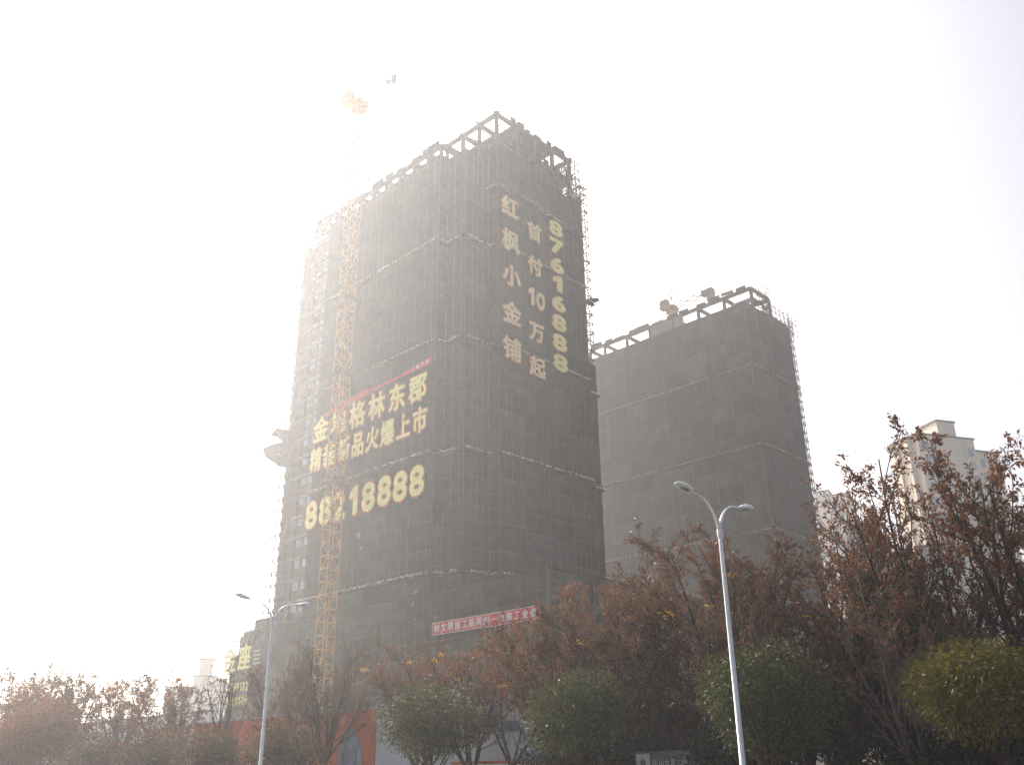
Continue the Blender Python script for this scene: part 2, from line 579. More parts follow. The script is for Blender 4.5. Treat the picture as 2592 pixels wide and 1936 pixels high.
# stub of net at the right end (wraps round the corner, lower down it stands further out)
net_face(tower, (25.0, -5.05), (26.5, -5.05), [L5 + 3 * i for i in range(12)], 1, 'net')
net_face(tower, (25.0, -5.05), (25.0, 18.0), [z for z in zr if z > 57], 4, 'net')
net_face(tower, (26.5, -5.05), (26.5, 18.0), [L5 + 3 * i for i in range(12)], 4, 'net')
# open lattice of scaffold down the right-hand end
sc = MB()
lattice_scaffold(sc, 25.5, 26.9, -4.6, 3.0, 56.0, 88.0, 2, 4, 1.5, 0.10, seed=5)
lattice_scaffold(sc, 23.4, 25.2, -4.6, 3.0, 84.0, 93.0, 2, 4, 1.5, 0.09, seed=6)
o = sc.build("scaffold_lattice", M['tube_grey'], tower); o["kind"] = "stuff"
MB().beam((25.0, -4.9, 66.6), (27.6, -4.7, 67.6), 1.6, 0.5).build("loading_platform", M['deck'], tower)
# left end: bare wall with paired windows, then scaffold
for k in range(20):
    zc = 20.1 + 3.05 * k if k else 20.1
    zc = 20.1 + 3.05 * k
    if zc > 80: break
    for vc in (27.7, 29.65):
        w = MB()
        w.box(0.80, 0.92, vc - 0.62, vc - 0.54, zc - .8, zc + .8)
        w.box(0.80, 0.92, vc + 0.54, vc + 0.62, zc - .8, zc + .8)
        w.box(0.80, 0.92, vc - 0.54, vc + 0.54, zc + .72, zc + .8)
        w.box(0.80, 0.92, vc - 0.54, vc + 0.54, zc - .8, zc - .72)
        w.box(0.80, 0.92, vc - 0.03, vc + 0.03, zc - .72, zc + .72)
        f = w.build("window", M['frame'], tower)
        p = MB().box(0.85, 0.875, vc - 0.54, vc + 0.54, zc - .72, zc + .72).build("pane", M['glass'], f)
for k in range(20):                      # wall strips between the slabs
    z0 = 21.05 + 3.0 * k
    if z0 + 3 > TOPL: break
    MB().box(0.62, 0.885, 26.3, 27.0, z0, z0 + 2.62).build("wall_strip", M['render'], tower)
    MB().box(0.50, 0.88, 30.6, 34.1, z0, z0 + 2.62).build("wall_strip", M['render'], tower)
sl = MB()
lattice_scaffold(sl, -0.6, 0.3, 31.6, 35.0, 21.0, 82.0, 1, 3, 1.8, 0.07, seed=8)
lattice_scaffold(sl, 3.0, 4.0, 34.4, 35.6, 21.0, 80.0, 1, 1, 1.8, 0.09, seed=9)
tubes_face(sl, (-0.1, 31.6), (-0.1, 26.2), 21.0, 80, 1.8, 1.8, 0.1)
o = sl.build("scaffold_lattice", M['tube_grey'], tower); o["kind"] = "stuff"
# dark sloping catch fan at the left end
fan = MB()
def slab(mb, pts, u0, u1):
    n_ = len(pts)
    mb.add([(u0, a, b) for a, b in pts] + [(u1, a, b) for a, b in pts],
           [tuple(range(n_)), tuple(range(2 * n_ - 1, n_ - 1, -1))] + [(i, i + n_, (i + 1) % n_ + n_, (i + 1) % n_) for i in range(n_)])
slab(fan, [(33.9, 44.2), (36.4, 45.0), (40.2, 47.2), (41.4, 49.0), (38.6, 49.0), (33.9, 48.4)], 0.4, 4.6)
slab(fan, [(33.9, 47.6), (37.0, 49.6), (38.9, 50.4), (37.2, 51.3), (33.9, 50.0)], 0.1, 3.2)
fan.build("catch_fan", M['timber'], tower)
# roof storey, left wing
open_frame(tower, [0.6, 6.2, 11.8, 17.6, 23.6], [0.4, 3.2, 6.4, 9.6, 12.8, 16.0, 19.2, 22.4, 25.6, 28.6, 31.2], TOPL - 0.6, 85.0, seed=1)
formwork(tower, (0.2, 0.2), (0.2, 31.2), 85.0, 15, 11)
formwork(tower, (0.5, 1.0), (0.5, 31.0), 82.6, 12, 12, 0.4)
formwork(tower, (8.5, 1.0), (8.5, 31.0), 84.6, 12, 13, 0.9)
formwork(tower, (16.5, 1.0), (16.5, 31.0), 83.6, 12, 14, 1.2)
MB().box(9.5, 23.0, 6.0, 30.5, 83.3, 83.5).build("floor_slab", M['concrete'], tower)
rl = MB()
lattice_scaffold(rl, 1.2, 5.6, 0.8, 30.8, 82.0, 84.4, 2, 18, 1.2, 0.05, seed=73)
lattice_scaffold(rl, -0.35, -0.1, 0.4, 30.4, 81.6, 85.2, 1, 14, 1.8, 0.03, diag=False, seed=21)
for k in range(9):
    v = 3 + k * 3.2
    rl.bar((0.4, v, 85), (0.4, v, 86.4), 0.03)
rl.bar((0.4, 15, 86.1), (0.4, 28, 86.2), 0.03)
o = rl.build("scaffold_tubing", M['tube_grey'], tower); o["kind"] = "stuff"
# roof storeys, right block (two open levels)
open_frame(tower, [6.9, 10.9, 14.9, 19.0, 23.0], [-4.5, -0.9, 2.7, 6.3], TOPR - 1.2, 87.6, seed=2)
open_frame(tower, [6.9, 10.9, 14.9, 19.0, 23.0], [-4.5, -0.9, 2.7, 6.3], 87.6, 91.4, over=0.55, seed=4)
formwork(tower, (8.0, -4.9), (23.2, -4.9), 87.3, 9, 31, 0.5)
formwork(tower, (9.5, -4.9), (22.0, -4.9), 91.3, 8, 32, 0.4)
formwork(tower, (7.0, 0.9), (23.0, 0.9), 87.2, 9, 33, 0.9)
formwork(tower, (9.0, 6.2), (23.0, 6.2), 89.5, 8, 34, 1.6)
MB().box(10.5, 19.5, -4.3, 6.0, 90.6, 91.25).build("floor_slab", M['timber'], tower)
MB().box(8.2, 22.7, -4.2, 6.0, 87.1, 87.4).build("floor_slab", M['concrete'], tower)
rt = MB()
lattice_scaffold(rt, 7.2, 22.8, -4.0, 5.8, 84.4, 90.6, 9, 4, 1.8, 0.055, seed=71)
lattice_scaffold(rt, 19.5, 25.0, -5.3, -4.7, 84.0, 88.2, 4, 1, 1.3, 0.06, seed=72)
for k in range(14):
    u = 6.6 + k * 1.3
    rt.bar((u, -5.2, 84.4), (u, -5.2, 92.0 + (k % 3) * 0.7 * (k % 2)), 0.03)
for zz in (86.2, 88.4, 90.2, 92.4):
    rt.bar((7.0 if zz < 92 else 10, -5.2, zz), (24.4, -5.2, zz + 0.1), 0.03)
for k in range(6):
    rt.bar((7 + k * 3.0, -5.2, 85), (9.4 + k * 3.0, -5.2, 91), 0.03)
o = rt.build("scaffold_tubing", M['tube_grey'], tower); o["kind"] = "stuff"
# torn cloth scraps caught on the lower nets
for (vv, zz, s) in ((2.6, 21.6, .7), (3.0, 20.3, .6), (2.4, 18.6, .5), (-1.2, 18.3, .5), (14.5, 30.5, .9), (13.6, 28.6, .5)):
    c = MB()
    c.add([(-0.32, vv, zz), (-0.36, vv - s, zz + .1), (-0.5, vv - s * .8, zz - s), (-0.34, vv - .1, zz - s * .7)], [(0, 1, 2), (0, 2, 3), (2, 1, 0), (3, 2, 0)])
    c.build("cloth_scrap", M['cloth'], tower)

# ------------------------------------------------------------------ podium
pod = empty("podium_building", W(0, 0), TH, "low green-netted podium building at the foot of the tall tower, red banner across it", "building")
MB().box(0.6, 30, -18.2, 42.6, 0, 20.4).build("wall", M['render'], pod)
zp = [0.2 + 2.97 * i for i in range(8)]
net_face(pod, (-0.35, 34.5), (-0.35, -18.9), zp, 11, 'net_green')
net_face(pod, (-0.35, -18.9), (28.0, -18.9), zp, 6, 'net_green')
pt = MB()
tubes_face(pt, (-0.35, 43.0), (-0.35, -18.9), 0.1, 20.9, 1.5, 1.8, 0.12)
tubes_face(pt, (-0.35, -18.9), (28.0, -18.9), 0.1, 20.9, 1.5, 1.8, 0.12)
o = pt.build("scaffold_tubing", M['tube'], pod); o["kind"] = "stuff"
MB().box(-0.5, 30, -19.05, 34.0, 20.9, 21.12).build("roof_edge", M['net_green'], pod)
for (v0, v1, z0, z1) in ((9.2, 14.4, 17.0, 19.6), (3.8, 8.6, 16.6, 19.9)):
    MB().box(-0.42, -0.36, v0, v1, z0, z1).build("opening_shade", M['deck'], pod)  # dark sheet on the net, painted as the shade inside an opening
# left part of the podium, half netted, with lattice
zq = [0.2 + 2.9 * i for i in range(7)]
net_face(pod, (-0.35, 43.0), (-0.35, 34.5), zq, 2, 'net_green')
lp = MB()
lattice_scaffold(lp, -0.6, 0.3, 34.5, 43.4, 17.6, 22.2, 1, 7, 1.6, 0.035, seed=41)
lattice_scaffold(lp, 0.5, 8, 43.2, 43.8, 0.1, 22.4, 5, 1, 1.8, 0.035, seed=42)
o = lp.build("scaffold_lattice", M['tube_grey'], pod); o["kind"] = "stuff"
for (v0, v1, z0, z1) in ((34.6, 38.4, 20.4, 22.3), (38.2, 41.4, 19.0, 20.9), (36.0, 38.0, 18.2, 19.4)):
    MB().box(0.3, 5.0, v0, v1, z0, z1).build("formwork_board", M['timber'], pod)

# ------------------------------------------------------------------ second tower
t2 = empty("tower_block", W(69, -7.4), TH, "shorter plain grey-netted tower block behind the tall one, no lettering", "tower")
DV, DU = 38.0, 16.4
T2TOP = 81.9
MB().box(0.8, DU - .8, 0.8, DV, 0, T2TOP - 1.0).build("wall", M['render'], t2)
z2 = [2.9 + 3.0 * i for i in range(26)] + [T2TOP]
net_face(t2, (0, DV), (0, 0), z2[7:], 8, 'net_grey')
net_face(t2, (0, 0), (DU, 0), z2[7:], 4, 'net_grey')
net_face(t2, (0, DV), (0, 0), [0.1, 8, 16, z2[7]], 8, 'net_grey')
net_face(t2, (0, 0), (DU, 0), [0.1, 8, 16, z2[7]], 4, 'net_grey')
tt = MB()
tubes_face(tt, (0, DV), (0, 0), 23, T2TOP, 1.5, 1.8, 0.12, 0.02)
tubes_face(tt, (0, 0), (DU, 0), 23, T2TOP, 1.5, 1.8, 0.12, 0.02)
o = tt.build("scaffold_tubing", M['tube_dull'], t2); o["kind"] = "stuff"
for z in (68.9, 53.9, 38.9):
    catch_platform(t2, [(0, DV), (0, 0), (DU, 0)], z, dot=0.8, ends_mat='pipe_end_dull')
ls = MB()
lattice_scaffold(ls, DU + 0.3, DU + 1.7, 0.2, 8, 30, 84.0, 2, 4, 1.6, 0.085, seed=51)
lattice_scaffold(ls, 6.0, 8.0, -1.0, 0.6, 82, 87.2, 2, 1, 1.2, 0.06, seed=52)
lattice_scaffold(ls, 8.0, DU + 1.2, -1.0, -0.2, 80, 84.5, 6, 1, 1.2, 0.06, diag=True, seed=53)
for k in range(16):
    ls.bar((0.3, 1 + k * 2.3, 84.8), (0.3, 1 + k * 2.3, 86.0), 0.03)
ls.bar((0.3, 1, 85.8), (0.3, 36, 85.9), 0.03)
o = ls.build("scaffold_lattice", M['tube_grey'], t2); o["kind"] = "stuff"
open_frame(t2, [0.5, 7.0], [-1.2, 4.6, 10.4, 16.2, 22.0, 27.8, 33.6, 37.6], T2TOP - 1.0, 84.7, seed=6)
open_frame(t2, [7.0, 12.0, 16.0], [0.4, 6, 12], T2TOP - 1.0, 82.6, seed=7)
MB().box(0.25, 0.45, 13.8, 21.5, T2TOP - .5, 84.4).build("infill_wall", M['concrete'], t2)
MB().box(0.25, 0.45, -1.0, 2.6, T2TOP - .5, 82.4).build("infill_wall", M['concrete'], t2)
formwork(t2, (0.4, -1.0), (0.4, 37), 81.0, 16, 61, 0.3)
formwork(t2, (0.2, -1.2), (0.2, 37), 84.7, 12, 62, 0.2)
formwork(t2, (0.5, -1.3), (7.0, -1.3), 82.5, 4, 63, 1.2)
formwork(t2, (7.0, -0.2), (16.0, 0.2), 81.0, 6, 64, 0.6)

# ------------------------------------------------------------------ tower cranes
def lattice_beam(mb, p0, p1, w, h, bay, r=0.07, rb=0.04, tri=False):
    p0, p1 = Vector(p0), Vector(p1)
    d = (p1 - p0)
    L = d.length
    d.normalize()
    up = Vector((0, 0, 1)) if abs(d.z) < 0.9 else Vector((0, 1, 0))
    s = d.cross(up).normalized() * (w / 2)
    t = s.normalized().cross(d) * (h / 2)
    cs = [-s - t, s - t, t] if tri else [-s - t, s - t, s + t, -s + t]
    for c in cs: mb.bar(p0 + c, p1 + c, r, 4)
    n = max(1, int(round(L / bay)))
    for i in range(n + 1):
        q = p0 + d * (L * i / n)
        for a in range(len(cs)):
            b = (a + 1) % len(cs)
            mb.bar(q + cs[a], q + cs[b], rb, 4)
            if i < n:
                q2 = p0 + d * (L * (i + 1) / n)
                if (i + a) % 2: mb.bar(q + cs[a], q2 + cs[b], rb, 4)
                else: mb.bar(q + cs[b], q2 + cs[a], rb, 4)


def tower_crane(name, u, v, z_slew, jib, cjib, label, mast=1.65, ties=(), zbase=0.0, cw=1.0, paint='crane'):
    c = empty(name, W(u, v), TH, label, "crane")
    MB().box(-2, 2, -2, 2, zbase, zbase + 1.0).build("base", M['concrete'], c)
    m = MB()
    lattice_beam(m, (0, 0, zbase + 1.0), (0, 0, z_slew), mast, mast, 1.65, 0.13, 0.07)
    m.build("mast", M[paint], c)
    for z in ties:
        t = MB()
        t.box(-1.35, 1.35, -1.5, 1.5, z - 0.5, z)
        t.build("collar", M['deck'], c)
        t = MB()
        t.bar((1.2, 1.2, z - .2), (-u + 0.4, 4.8, z - .2), 0.07)
        t.bar((1.2, -1.2, z - .2), (-u + 0.4, -5.2, z - .2), 0.07)
        t.build("tie_bar", M['deck'], c)
    s = MB()
    s.box(-1.1, 1.1, -1.1, 1.1, z_slew, z_slew + 0.9)
    s.tube([(0, 0, z_slew - .5), (0, 0, z_slew + .05)], 1.3, 12)
    s.build("slewing_unit", M[paint], c)
    h = MB()
    lattice_beam(h, (0, 0, z_slew + .9), (0, -0.3, z_slew + 5.2), 0.9, 0.9, 1.2, 0.08, 0.045)
    h.build("tower_head", M[paint], c)
    cabm = MB()
    cabm.box(-2.5, -1.15, -0.4, 1.3, z_slew - 0.2, z_slew + 1.9)
    cb = cabm.build("cab", M[paint], c)
    MB().box(-2.53, -2.505, -0.25, 1.15, z_slew + .6, z_slew + 1.7).build("pane", M['board'], cb)
    j = MB()
    lattice_beam(j, (0, 1.0, z_slew + 1.5), (0, jib, z_slew + 1.5), 1.1, 1.2, 1.8, 0.07, 0.045, tri=True)
    j.build("jib", M[paint], c)
    k = MB()
    lattice_beam(k, (0, -1.0, z_slew + 0.9), (0, -cjib, z_slew + 0.9), 1.2, 0.7, 1.5, 0.09, 0.05)
    k.build("counter_jib", M[paint], c)
    w = MB()
    w.box(-.75 * cw, .75 * cw, -cjib - .2, -cjib - .2 + 1.3 * cw, z_slew + .55 - 1.9 * cw, z_slew + .55 + 1.0 * cw)
    w.box(-.6 * cw, .6 * cw, -cjib + 1.3, -cjib + 1.3 + 1.1 * cw, z_slew + 0.5, z_slew + 0.5 + 1.1 * cw)
    w.build("counterweight", M['crane_grey'], c)
    p = MB()
    for yy in (jib * 0.65,): p.bar((0, -0.3, z_slew + 5.2), (0, yy, z_slew + 2.2), 0.045)
    p.bar((0, -0.3, z_slew + 5.2), (0, -cjib + 1.2, z_slew + 1.4), 0.045)
    p.build("pendant_bar", M[paint], c)
    return c


cr1 = tower_crane("tower_crane", -3.4, 15.6, 98.0, 22.0, 8.6,
                  "orange lattice tower crane rising in front of the tall tower's left face", ties=(64.0, 52.6, 37.4), cw=0.45)
hk = MB()
hk.bar((0, 9.0, 99), (0, 9.0, 95.4), 0.03)
hk.box(-.2, .2, 8.8, 9.2, 94.6, 95.4)
hk.build("hook_block", M['crane_grey'], cr1)
cr2 = tower_crane("tower_crane", 79.5, 15.5, 92.0, 34.0, 10.2,
                  "tower crane on the second block with a grey counterweight over its roof", zbase=76.0, paint='crane_dull')

# ------------------------------------------------------------------ lettering
_gl = {}


def glyph(ch, off, depth):
    key = (ch, off, depth)
    if key in _gl: return _gl[key]
    cu = bpy.data.curves.new("glyph", 'FONT')
    cu.body = ch
    cu.size = 1.0
    cu.offset = off
    cu.extrude = depth
    cu.resolution_u = 3
    ob = bpy.data.objects.new("glyph", cu)
    COL.objects.link(ob)
    dg = bpy.context.evaluated_depsgraph_get()
    me = bpy.data.meshes.new_from_object(ob.evaluated_get(dg))
    bpy.data.objects.remove(ob)
    bpy.data.curves.remove(cu)
    co = np.zeros(len(me.vertices) * 3, dtype=np.float32)
    me.vertices.foreach_get("co", co)
    _gl[key] = (me, co.reshape(-1, 3))
    return _gl[key]


def fit_mesh(co, faces, box, w, h, bold, n=10):
    """glyph box (x0,x1,y0,y1) -> w x h metres round the origin; strokes thickened by stacked shifted layers"""
    c = co.copy()
    c[:, 0] = ((c[:, 0] - box[0]) / (box[1] - box[0]) - 0.5) * w
    c[:, 1] = ((c[:, 1] - box[2]) / (box[3] - box[2]) - 0.5) * h
    V, F = [], []
    for k in range(n + 1):
        a = 2 * math.pi * k / n
        d = c.copy()
        rr_ = 0.0 if k == n else bold
        d[:, 0] += math.cos(a) * rr_ * w
        d[:, 1] += math.sin(a) * rr_ * h
        d[:, 2] += 0.0012 * k
        V.append(d)
        F.extend([tuple(i + k * len(c) for i in f) for f in faces])
    VV = np.concatenate(V)
    p1, p2 = rng.uniform(0, 6.28), rng.uniform(0, 6.28)
    VV[:, 2] += 0.035 * np.sin(VV[:, 0] * 2.3 + p1) * np.sin(VV[:, 1] * 1.9 + p2)
    me = bpy.data.meshes.new("glyph")
    me.from_pydata(VV.tolist(), [], F)
    me.update()
    return me


def sign(name, text, cells, face, plane, label, cat, bold=0.030, edge=0.038, fill=None, rim=None, group=None, base=None):
    """cells: (centre along the wall, centre z, width, height) for each character.
    face 'u': wall u=plane seen from -u, face 'v': wall v=plane seen from -v"""
    c0 = cells[0]
    if face == 'u': loc = W(plane, c0[0], c0[1])
    else: loc = W(c0[0], plane, c0[1])
    root = empty(name, loc, TH, label, cat, group)
    rot = Matrix(((0, 0, -1), (-1, 0, 0), (0, 1, 0))).to_euler() if face == 'u' else Matrix(((1, 0, 0), (0, 0, -1), (0, 1, 0))).to_euler()
    for ch, (a, z, w, h) in zip(text, cells):
        if ch == '1':
            pr_ = [(0.20, 0.0), (0.33, 0.0), (0.33, 0.7), (0.22, 0.7), (0.06, 0.56), (0.06, 0.45), (0.20, 0.53)]
            co = np.array([(x, y, .02) for x, y in pr_] + [(x, y, -.02) for x, y in pr_], dtype=np.float32)
            faces = [(0, 1, 2, 3, 6), (3, 4, 5, 6), (7, 13, 10, 9, 8), (10, 13, 12, 11)] + [(i, i + 7, (i + 1) % 7 + 7, (i + 1) % 7) for i in range(7)]
        else:
            me, co = glyph(ch, 0.0, 0.02)
            faces = [tuple(p.vertices) for p in me.polygons]
        if ord(ch) > 0x2E80: box = (0.0, 1.0, -0.12, 0.88)
        else:
            x0, x1 = co[:, 0].min(), co[:, 0].max()
            m_ = max(0.0, 0.44 - (x1 - x0)) / 2
            box = (x0 - m_, x1 + m_, co[:, 1].min(), co[:, 1].max())
        off = (0, -(c0[0] - a), z - c0[1]) if face == 'u' else (a - c0[0], 0, z - c0[1])
        off = Vector(off) + (Vector((0, rng.uniform(-.06, .06), rng.uniform(-.06, .06))) if face == 'u' else Vector((rng.uniform(-.06, .06), 0, rng.uniform(-.06, .06)))) * min(1.0, w / 3)
        p = link("character", fit_mesh(co, faces, box, w, h, bold), fill or M['yellow'], root, off, rot)
        if rim is not False:
            e = link("outline", fit_mesh(co, faces, box, w, h, bold + edge), rim or M['orange_edge'], p, (0, 0, -0.08))
    return root


def row(v0, v1, n, z, w, h):
    """n cells from v0 (left) to v1 (right) on a u-face"""
    return [(v0 + (v1 - v0) * (i + 0.5) / n, z, w, h) for i in range(n)]


sign("wall_sign", "金地格林东郡", row(25.9, 0.3, 6, 47.3, 3.55, 3.9), 'u', -0.78,
     "upper row of yellow characters on the tower's left face", "sign")
sign("wall_sign", "精装新品火爆上市", row(26.0, 0.3, 8, 42.8, 2.85, 3.6), 'u', -0.78,
     "lower row of yellow characters on the tower's left face, above the number", "sign")
sign("wall_sign", "88218888", row(26.2, 0.5, 8, 34.9, 2.5, 3.55), 'u', -0.78,
     "large yellow phone number on the tower's left face", "sign", bold=0.055, edge=0.05)
c = lambda u, zs, w, h: [(u, z, w, h) for z in zs]
sign("wall_sign", "红枫小金铺", c(8.25, [74.9, 69.5, 64.0, 58.2, 53.0], 3.45, 3.4), 'v', -5.85,
     "left column of peach-yellow characters on the tower's right face", "sign", fill=M['peach'])
root = empty("wall_sign", W(13.1, -5.85, 72.9), TH, "middle column of peach-yellow characters, with a number 10, on the tower's right face", "sign")
tmp = []
sA = sign("tmp", "首付万起", [(13.1, 72.9, 3.0, 3.0), (13.1, 67.4, 3.0, 3.0), (13.1, 57.1, 3.0, 3.0), (13.1, 51.9, 3.1, 3.0)], 'v', -5.85, None, None, fill=M['peach'])
sB = sign("tmp", "10", [(12.15, 62.3, 1.6, 2.5), (14.05, 62.1, 1.6, 2.5)], 'v', -5.85, None, None, bold=0.05, edge=0.04, fill=M['peach'])
for s in (sA, sB):
    offs = Vector((0, 0, 0)) if s is sA else Vector((12.15 - 13.1, 0, 62.3 - 72.9))
    for ch in list(s.children):
        l = ch.location.copy()
        ch.parent = root
        ch.location = l + offs
    bpy.data.objects.remove(s)
sign("wall_sign", "87616888", [(17.85, 75.65 - 3.1 * i, 2.6, 2.2) for i in range(8)], 'v', -5.85,
     "right column of yellow digits on the tower's right face", "sign", bold=0.075, edge=0.06)
sign("wall_sign", "金座", [(42.6, 17.0, 3.3, 3.6), (38.6, 17.2, 3.3, 3.6)], 'u', -0.75,
     "pair of big yellow characters on the podium's left end", "sign", rim=False)
sign("wall_sign", "6166692", row(42.6, 36.9, 7, 13.2, 0.62, 1.1), 'u', -0.75,
     "upper of two yellow phone numbers low on the podium's left end", "sign", bold=0.06, rim=False)
sign("wall_sign", "3106699", row(42.6, 36.9, 7, 11.3, 0.62, 1.1), 'u', -0.75,
     "lower of two yellow phone numbers low on the podium's left end", "sign", bold=0.06, rim=False)
# faded side lettering next to the big pair
fs = MB()
for k in range(4):
    fs.box(0, 0.05, -1.3 - (k % 2) * .2, 0.3, -k * .55, -k * .55 + .22)
o = fs.build("wall_sign", M['cloth'], None, loc=W(-0.75, 36.0, 17.6), rot=(0, 0, TH))
tag(o, "faded pale strips beside the big yellow pair of characters on the podium", "sign")


def banner(name, text, pts_top, pts_bot, plane, label, cells, ripple=0.05):
    """cloth banner on a u-face: list of (v,z) along the top and bottom hems"""
    root = empty(name, W(plane, pts_top[0][0], pts_top[0][1]), TH, label, "banner")
    v0, z0 = pts_top[0]
    n = 40
    verts, faces = [], []
    def interp(pts, t):
        s = t * (len(pts) - 1)
        i = min(int(s), len(pts) - 2)
        f = s - i
        return pts[i][0] * (1 - f) + pts[i + 1][0] * f, pts[i][1] * (1 - f) + pts[i + 1][1] * f
    for i in range(n + 1):
        t = i / n
        a, b = interp(pts_top, t), interp(pts_bot, t)
        for k in range(4):
            s = k / 3
            verts.append((-0.02 + ripple * math.sin(t * 37 + k) * math.sin(s * 3.1), a[0] * (1 - s) + b[0] * s - v0, a[1] * (1 - s) + b[1] * s - z0))
    for i in range(n):
        for k in range(3):
            q = i * 4 + k
            faces.append((q, q + 1, q + 5, q + 4))
    me = bpy.data.meshes.new("banner_cloth")
    me.from_pydata(verts, [], faces)
    me.polygons.foreach_set("use_smooth", [True] * len(faces))
    link("cloth", me, M['banner_red'], root)
    s = sign("tmp", text, cells, 'u', plane - 0.09, None, None, bold=0.016, fill=M['banner_white'], rim=False)
    for ch in list(s.children):
        l = ch.location.copy()
        ch.parent = root
        ch.location = Vector((-0.09, cells[0][0] - v0, cells[0][1] - z0)) + l
    bpy.data.objects.remove(s)
    return root


b1 = banner("banner", "树文明施工新风创一流施工业绩", [(-1.2, 17.4), (-17.75, 17.4)], [(-1.2, 16.05), (-17.75, 16.05)], -0.62,
            "red banner with white characters stretched across the podium's green net", row(-1.5, -17.5, 14, 16.74, 0.95, 0.98))
hem = MB()
hem.box(-0.04, -0.025, -16.55, 0, -0.06, 0.0).box(-0.04, -0.025, -16.55, 0, -1.36, -1.3)
hem.box(-0.04, -0.025, -16.55, -16.49, -1.3, -0.06).box(-0.04, -0.025, -0.06, 0, -1.3, -0.06)
hem.box(-0.04, -0.025, -8.13, -8.09, -1.3, -0.06)
hem.build("hem", M['banner_white'], b1)
b2 = banner("banner", "工程质量", [(23.8, 49.2), (20, 50.25), (14, 50.5), (10, 50.3), (7, 50.35), (0.05, 51.0)],
            [(23.8, 48.95), (20, 49.2), (14, 49.45), (10, 49.85), (7, 49.95), (0.05, 50.05)], -0.62,
            "twisted red banner sagging above the yellow characters on the tower", [(3.6, 50.32, .6, .5), (2.7, 50.4, .6, .55), (1.75, 50.47, .65, .6), (0.8, 50.55, .7, .65)], ripple=0.12)

# ------------------------------------------------------------------ street lamps
def lamp_mesh_parts():
    pole = MB().tube([(0, 0, 0.0), (0, 0, 0.35), (0, 0, 0.36), (0, 0, 8.0), (0, 0, 8.85)], [0.15, 0.15, 0.092, 0.066, 0.062], 14)
    base = MB().box(-.28, .28, -.28, .28, 0, .06)
    arms, heads, lenses = [], [], []
    for s in (-1, 1):
        pts = []
        for i in range(13):
            t = i / 12
            x = s * (0.02 + 1.3 * t ** 1.55)
            z = 8.45 + 1.08 * (1 - (1 - t) ** 2.1)
            pts.append((x, 0, z))
        arms.append(MB().tube(pts, [0.056 - 0.026 * i / 12 for i in range(13)], 8))
        h = MB()
        # cobra head: flattened, tapering body
        prof = [(0.0, .035, .03), (.08, .06, .045), (.22, .115, .085), (.42, .15, .12), (.62, .15, .115), (.78, .115, .08), (.88, .06, .04), (.92, .012, .01)]
        vs_, fs = [], []
        n = 14
        for (dx, w, hh) in prof:
            x = s * (1.28 + dx * 1.08)
            w, hh = w * 1.25, hh * 1.25
            zc = 9.53 + dx * 0.14
            for k in range(n):
                a = 2 * math.pi * k / n
                dz = math.sin(a)
                vs_.append((x, w * math.cos(a), zc + (hh if dz > 0 else hh * 0.32) * dz))
        for i in range(len(prof) - 1):
            for k in range(n):
                k2 = (k + 1) % n
                fs.append((i * n + k, i * n + k2, (i + 1) * n + k2, (i + 1) * n + k))
        fs.append(tuple(range(n)))
        fs.append(tuple(range((len(prof) - 1) * n, len(prof) * n)))
        h.add(vs_, fs)
        heads.append(h)
        l = MB()
        vs_ = []
        for k in range(16):
            a = 2 * math.pi * k / 16
            dx = 0.52 + 0.26 * math.cos(a)
            vs_.append((s * (1.28 + dx), 0.105 * math.sin(a), 9.53 + dx * 0.14 - 0.032))
        for k in range(16):
            a = 2 * math.pi * k / 16
            dx = 0.52 + 0.18 * math.cos(a)
            vs_.append((s * (1.28 + dx), 0.07 * math.sin(a), 9.53 + dx * 0.14 - 0.07))
        fs = [(k, (k + 1) % 16, 16 + (k + 1) % 16, 16 + k) for k in range(16)] + [tuple(range(16, 32))]
        l.add(vs_, fs)
        lenses.append(l)
    return pole, base, arms, heads, lenses


def street_lamp(v, label):
    lp_ = empty("street_lamp", W(-46.0, v, 0.13), TH, label, "street lamp", "double-armed street lamps along the road")
    pole, base, arms, heads, lenses = lamp_mesh_parts()
    pole.build("pole", M['steel'], lp_, True)
    base.build("base_plate", M['steel'], lp_)
    MB().tube([(0, 0, 8.3), (0, 0, 8.34), (0, 0, 8.56), (0, 0, 8.6)], [.075, .092, .092, .07], 14).build("collar", M['steel'], lp_, True)
    MB().box(-.125, -.1, -.06, .06, .7, 1.05).build("access_door", M['tube_grey'], lp_)
    for a, h, l in zip(arms, heads, lenses):
        a.build("arm", M['steel'], lp_, True)
        hd = h.build("lamp_head", M['steel'], lp_, True)
        l.build("lens", M['lens'], hd)
    return lp_


street_lamp(-67.2, "nearer, larger double-armed street lamp in front of the dark round evergreen tree")
street_lamp(-41.25, "farther double-armed street lamp left of the tall tower")

# ------------------------------------------------------------------ hoarding
hw = empty("hoarding", W(-35, -34.8), TH, "tall white site hoarding behind the small round evergreens", "hoarding")
for i in range(6):
    v0 = -1.05 - i * 2.44
    b = MB().box(0, 0.06, v0 - 2.42, v0, 0.35, 5.4)
    b.build("panel", M['hoard_white'], hw)
for i in range(4):
    MB().box(0.08, 0.2, -i * 4.9 - 1.0, -i * 4.9 - 0.85, 0, 5.3).build("post", M['tube_grey'], hw)
MB().box(-0.02, 0.1, -15.75, -1.0, 5.41, 5.52).build("capping", M['frame'], hw)
MB().box(-0.03, -0.006, -15.6, -13.9, 3.3, 4.0).build("printed_strip", M['hoard_purple'], hw)
MB().box(-0.03, -0.006, -13.0, -9.8, 3.6, 4.1).build("printed_strip", M['hoard_blue'], hw)
hr = empty("hoarding", W(-35, -34.8), TH, "orange-red site hoarding with a blue pointed-arch picture", "hoarding")
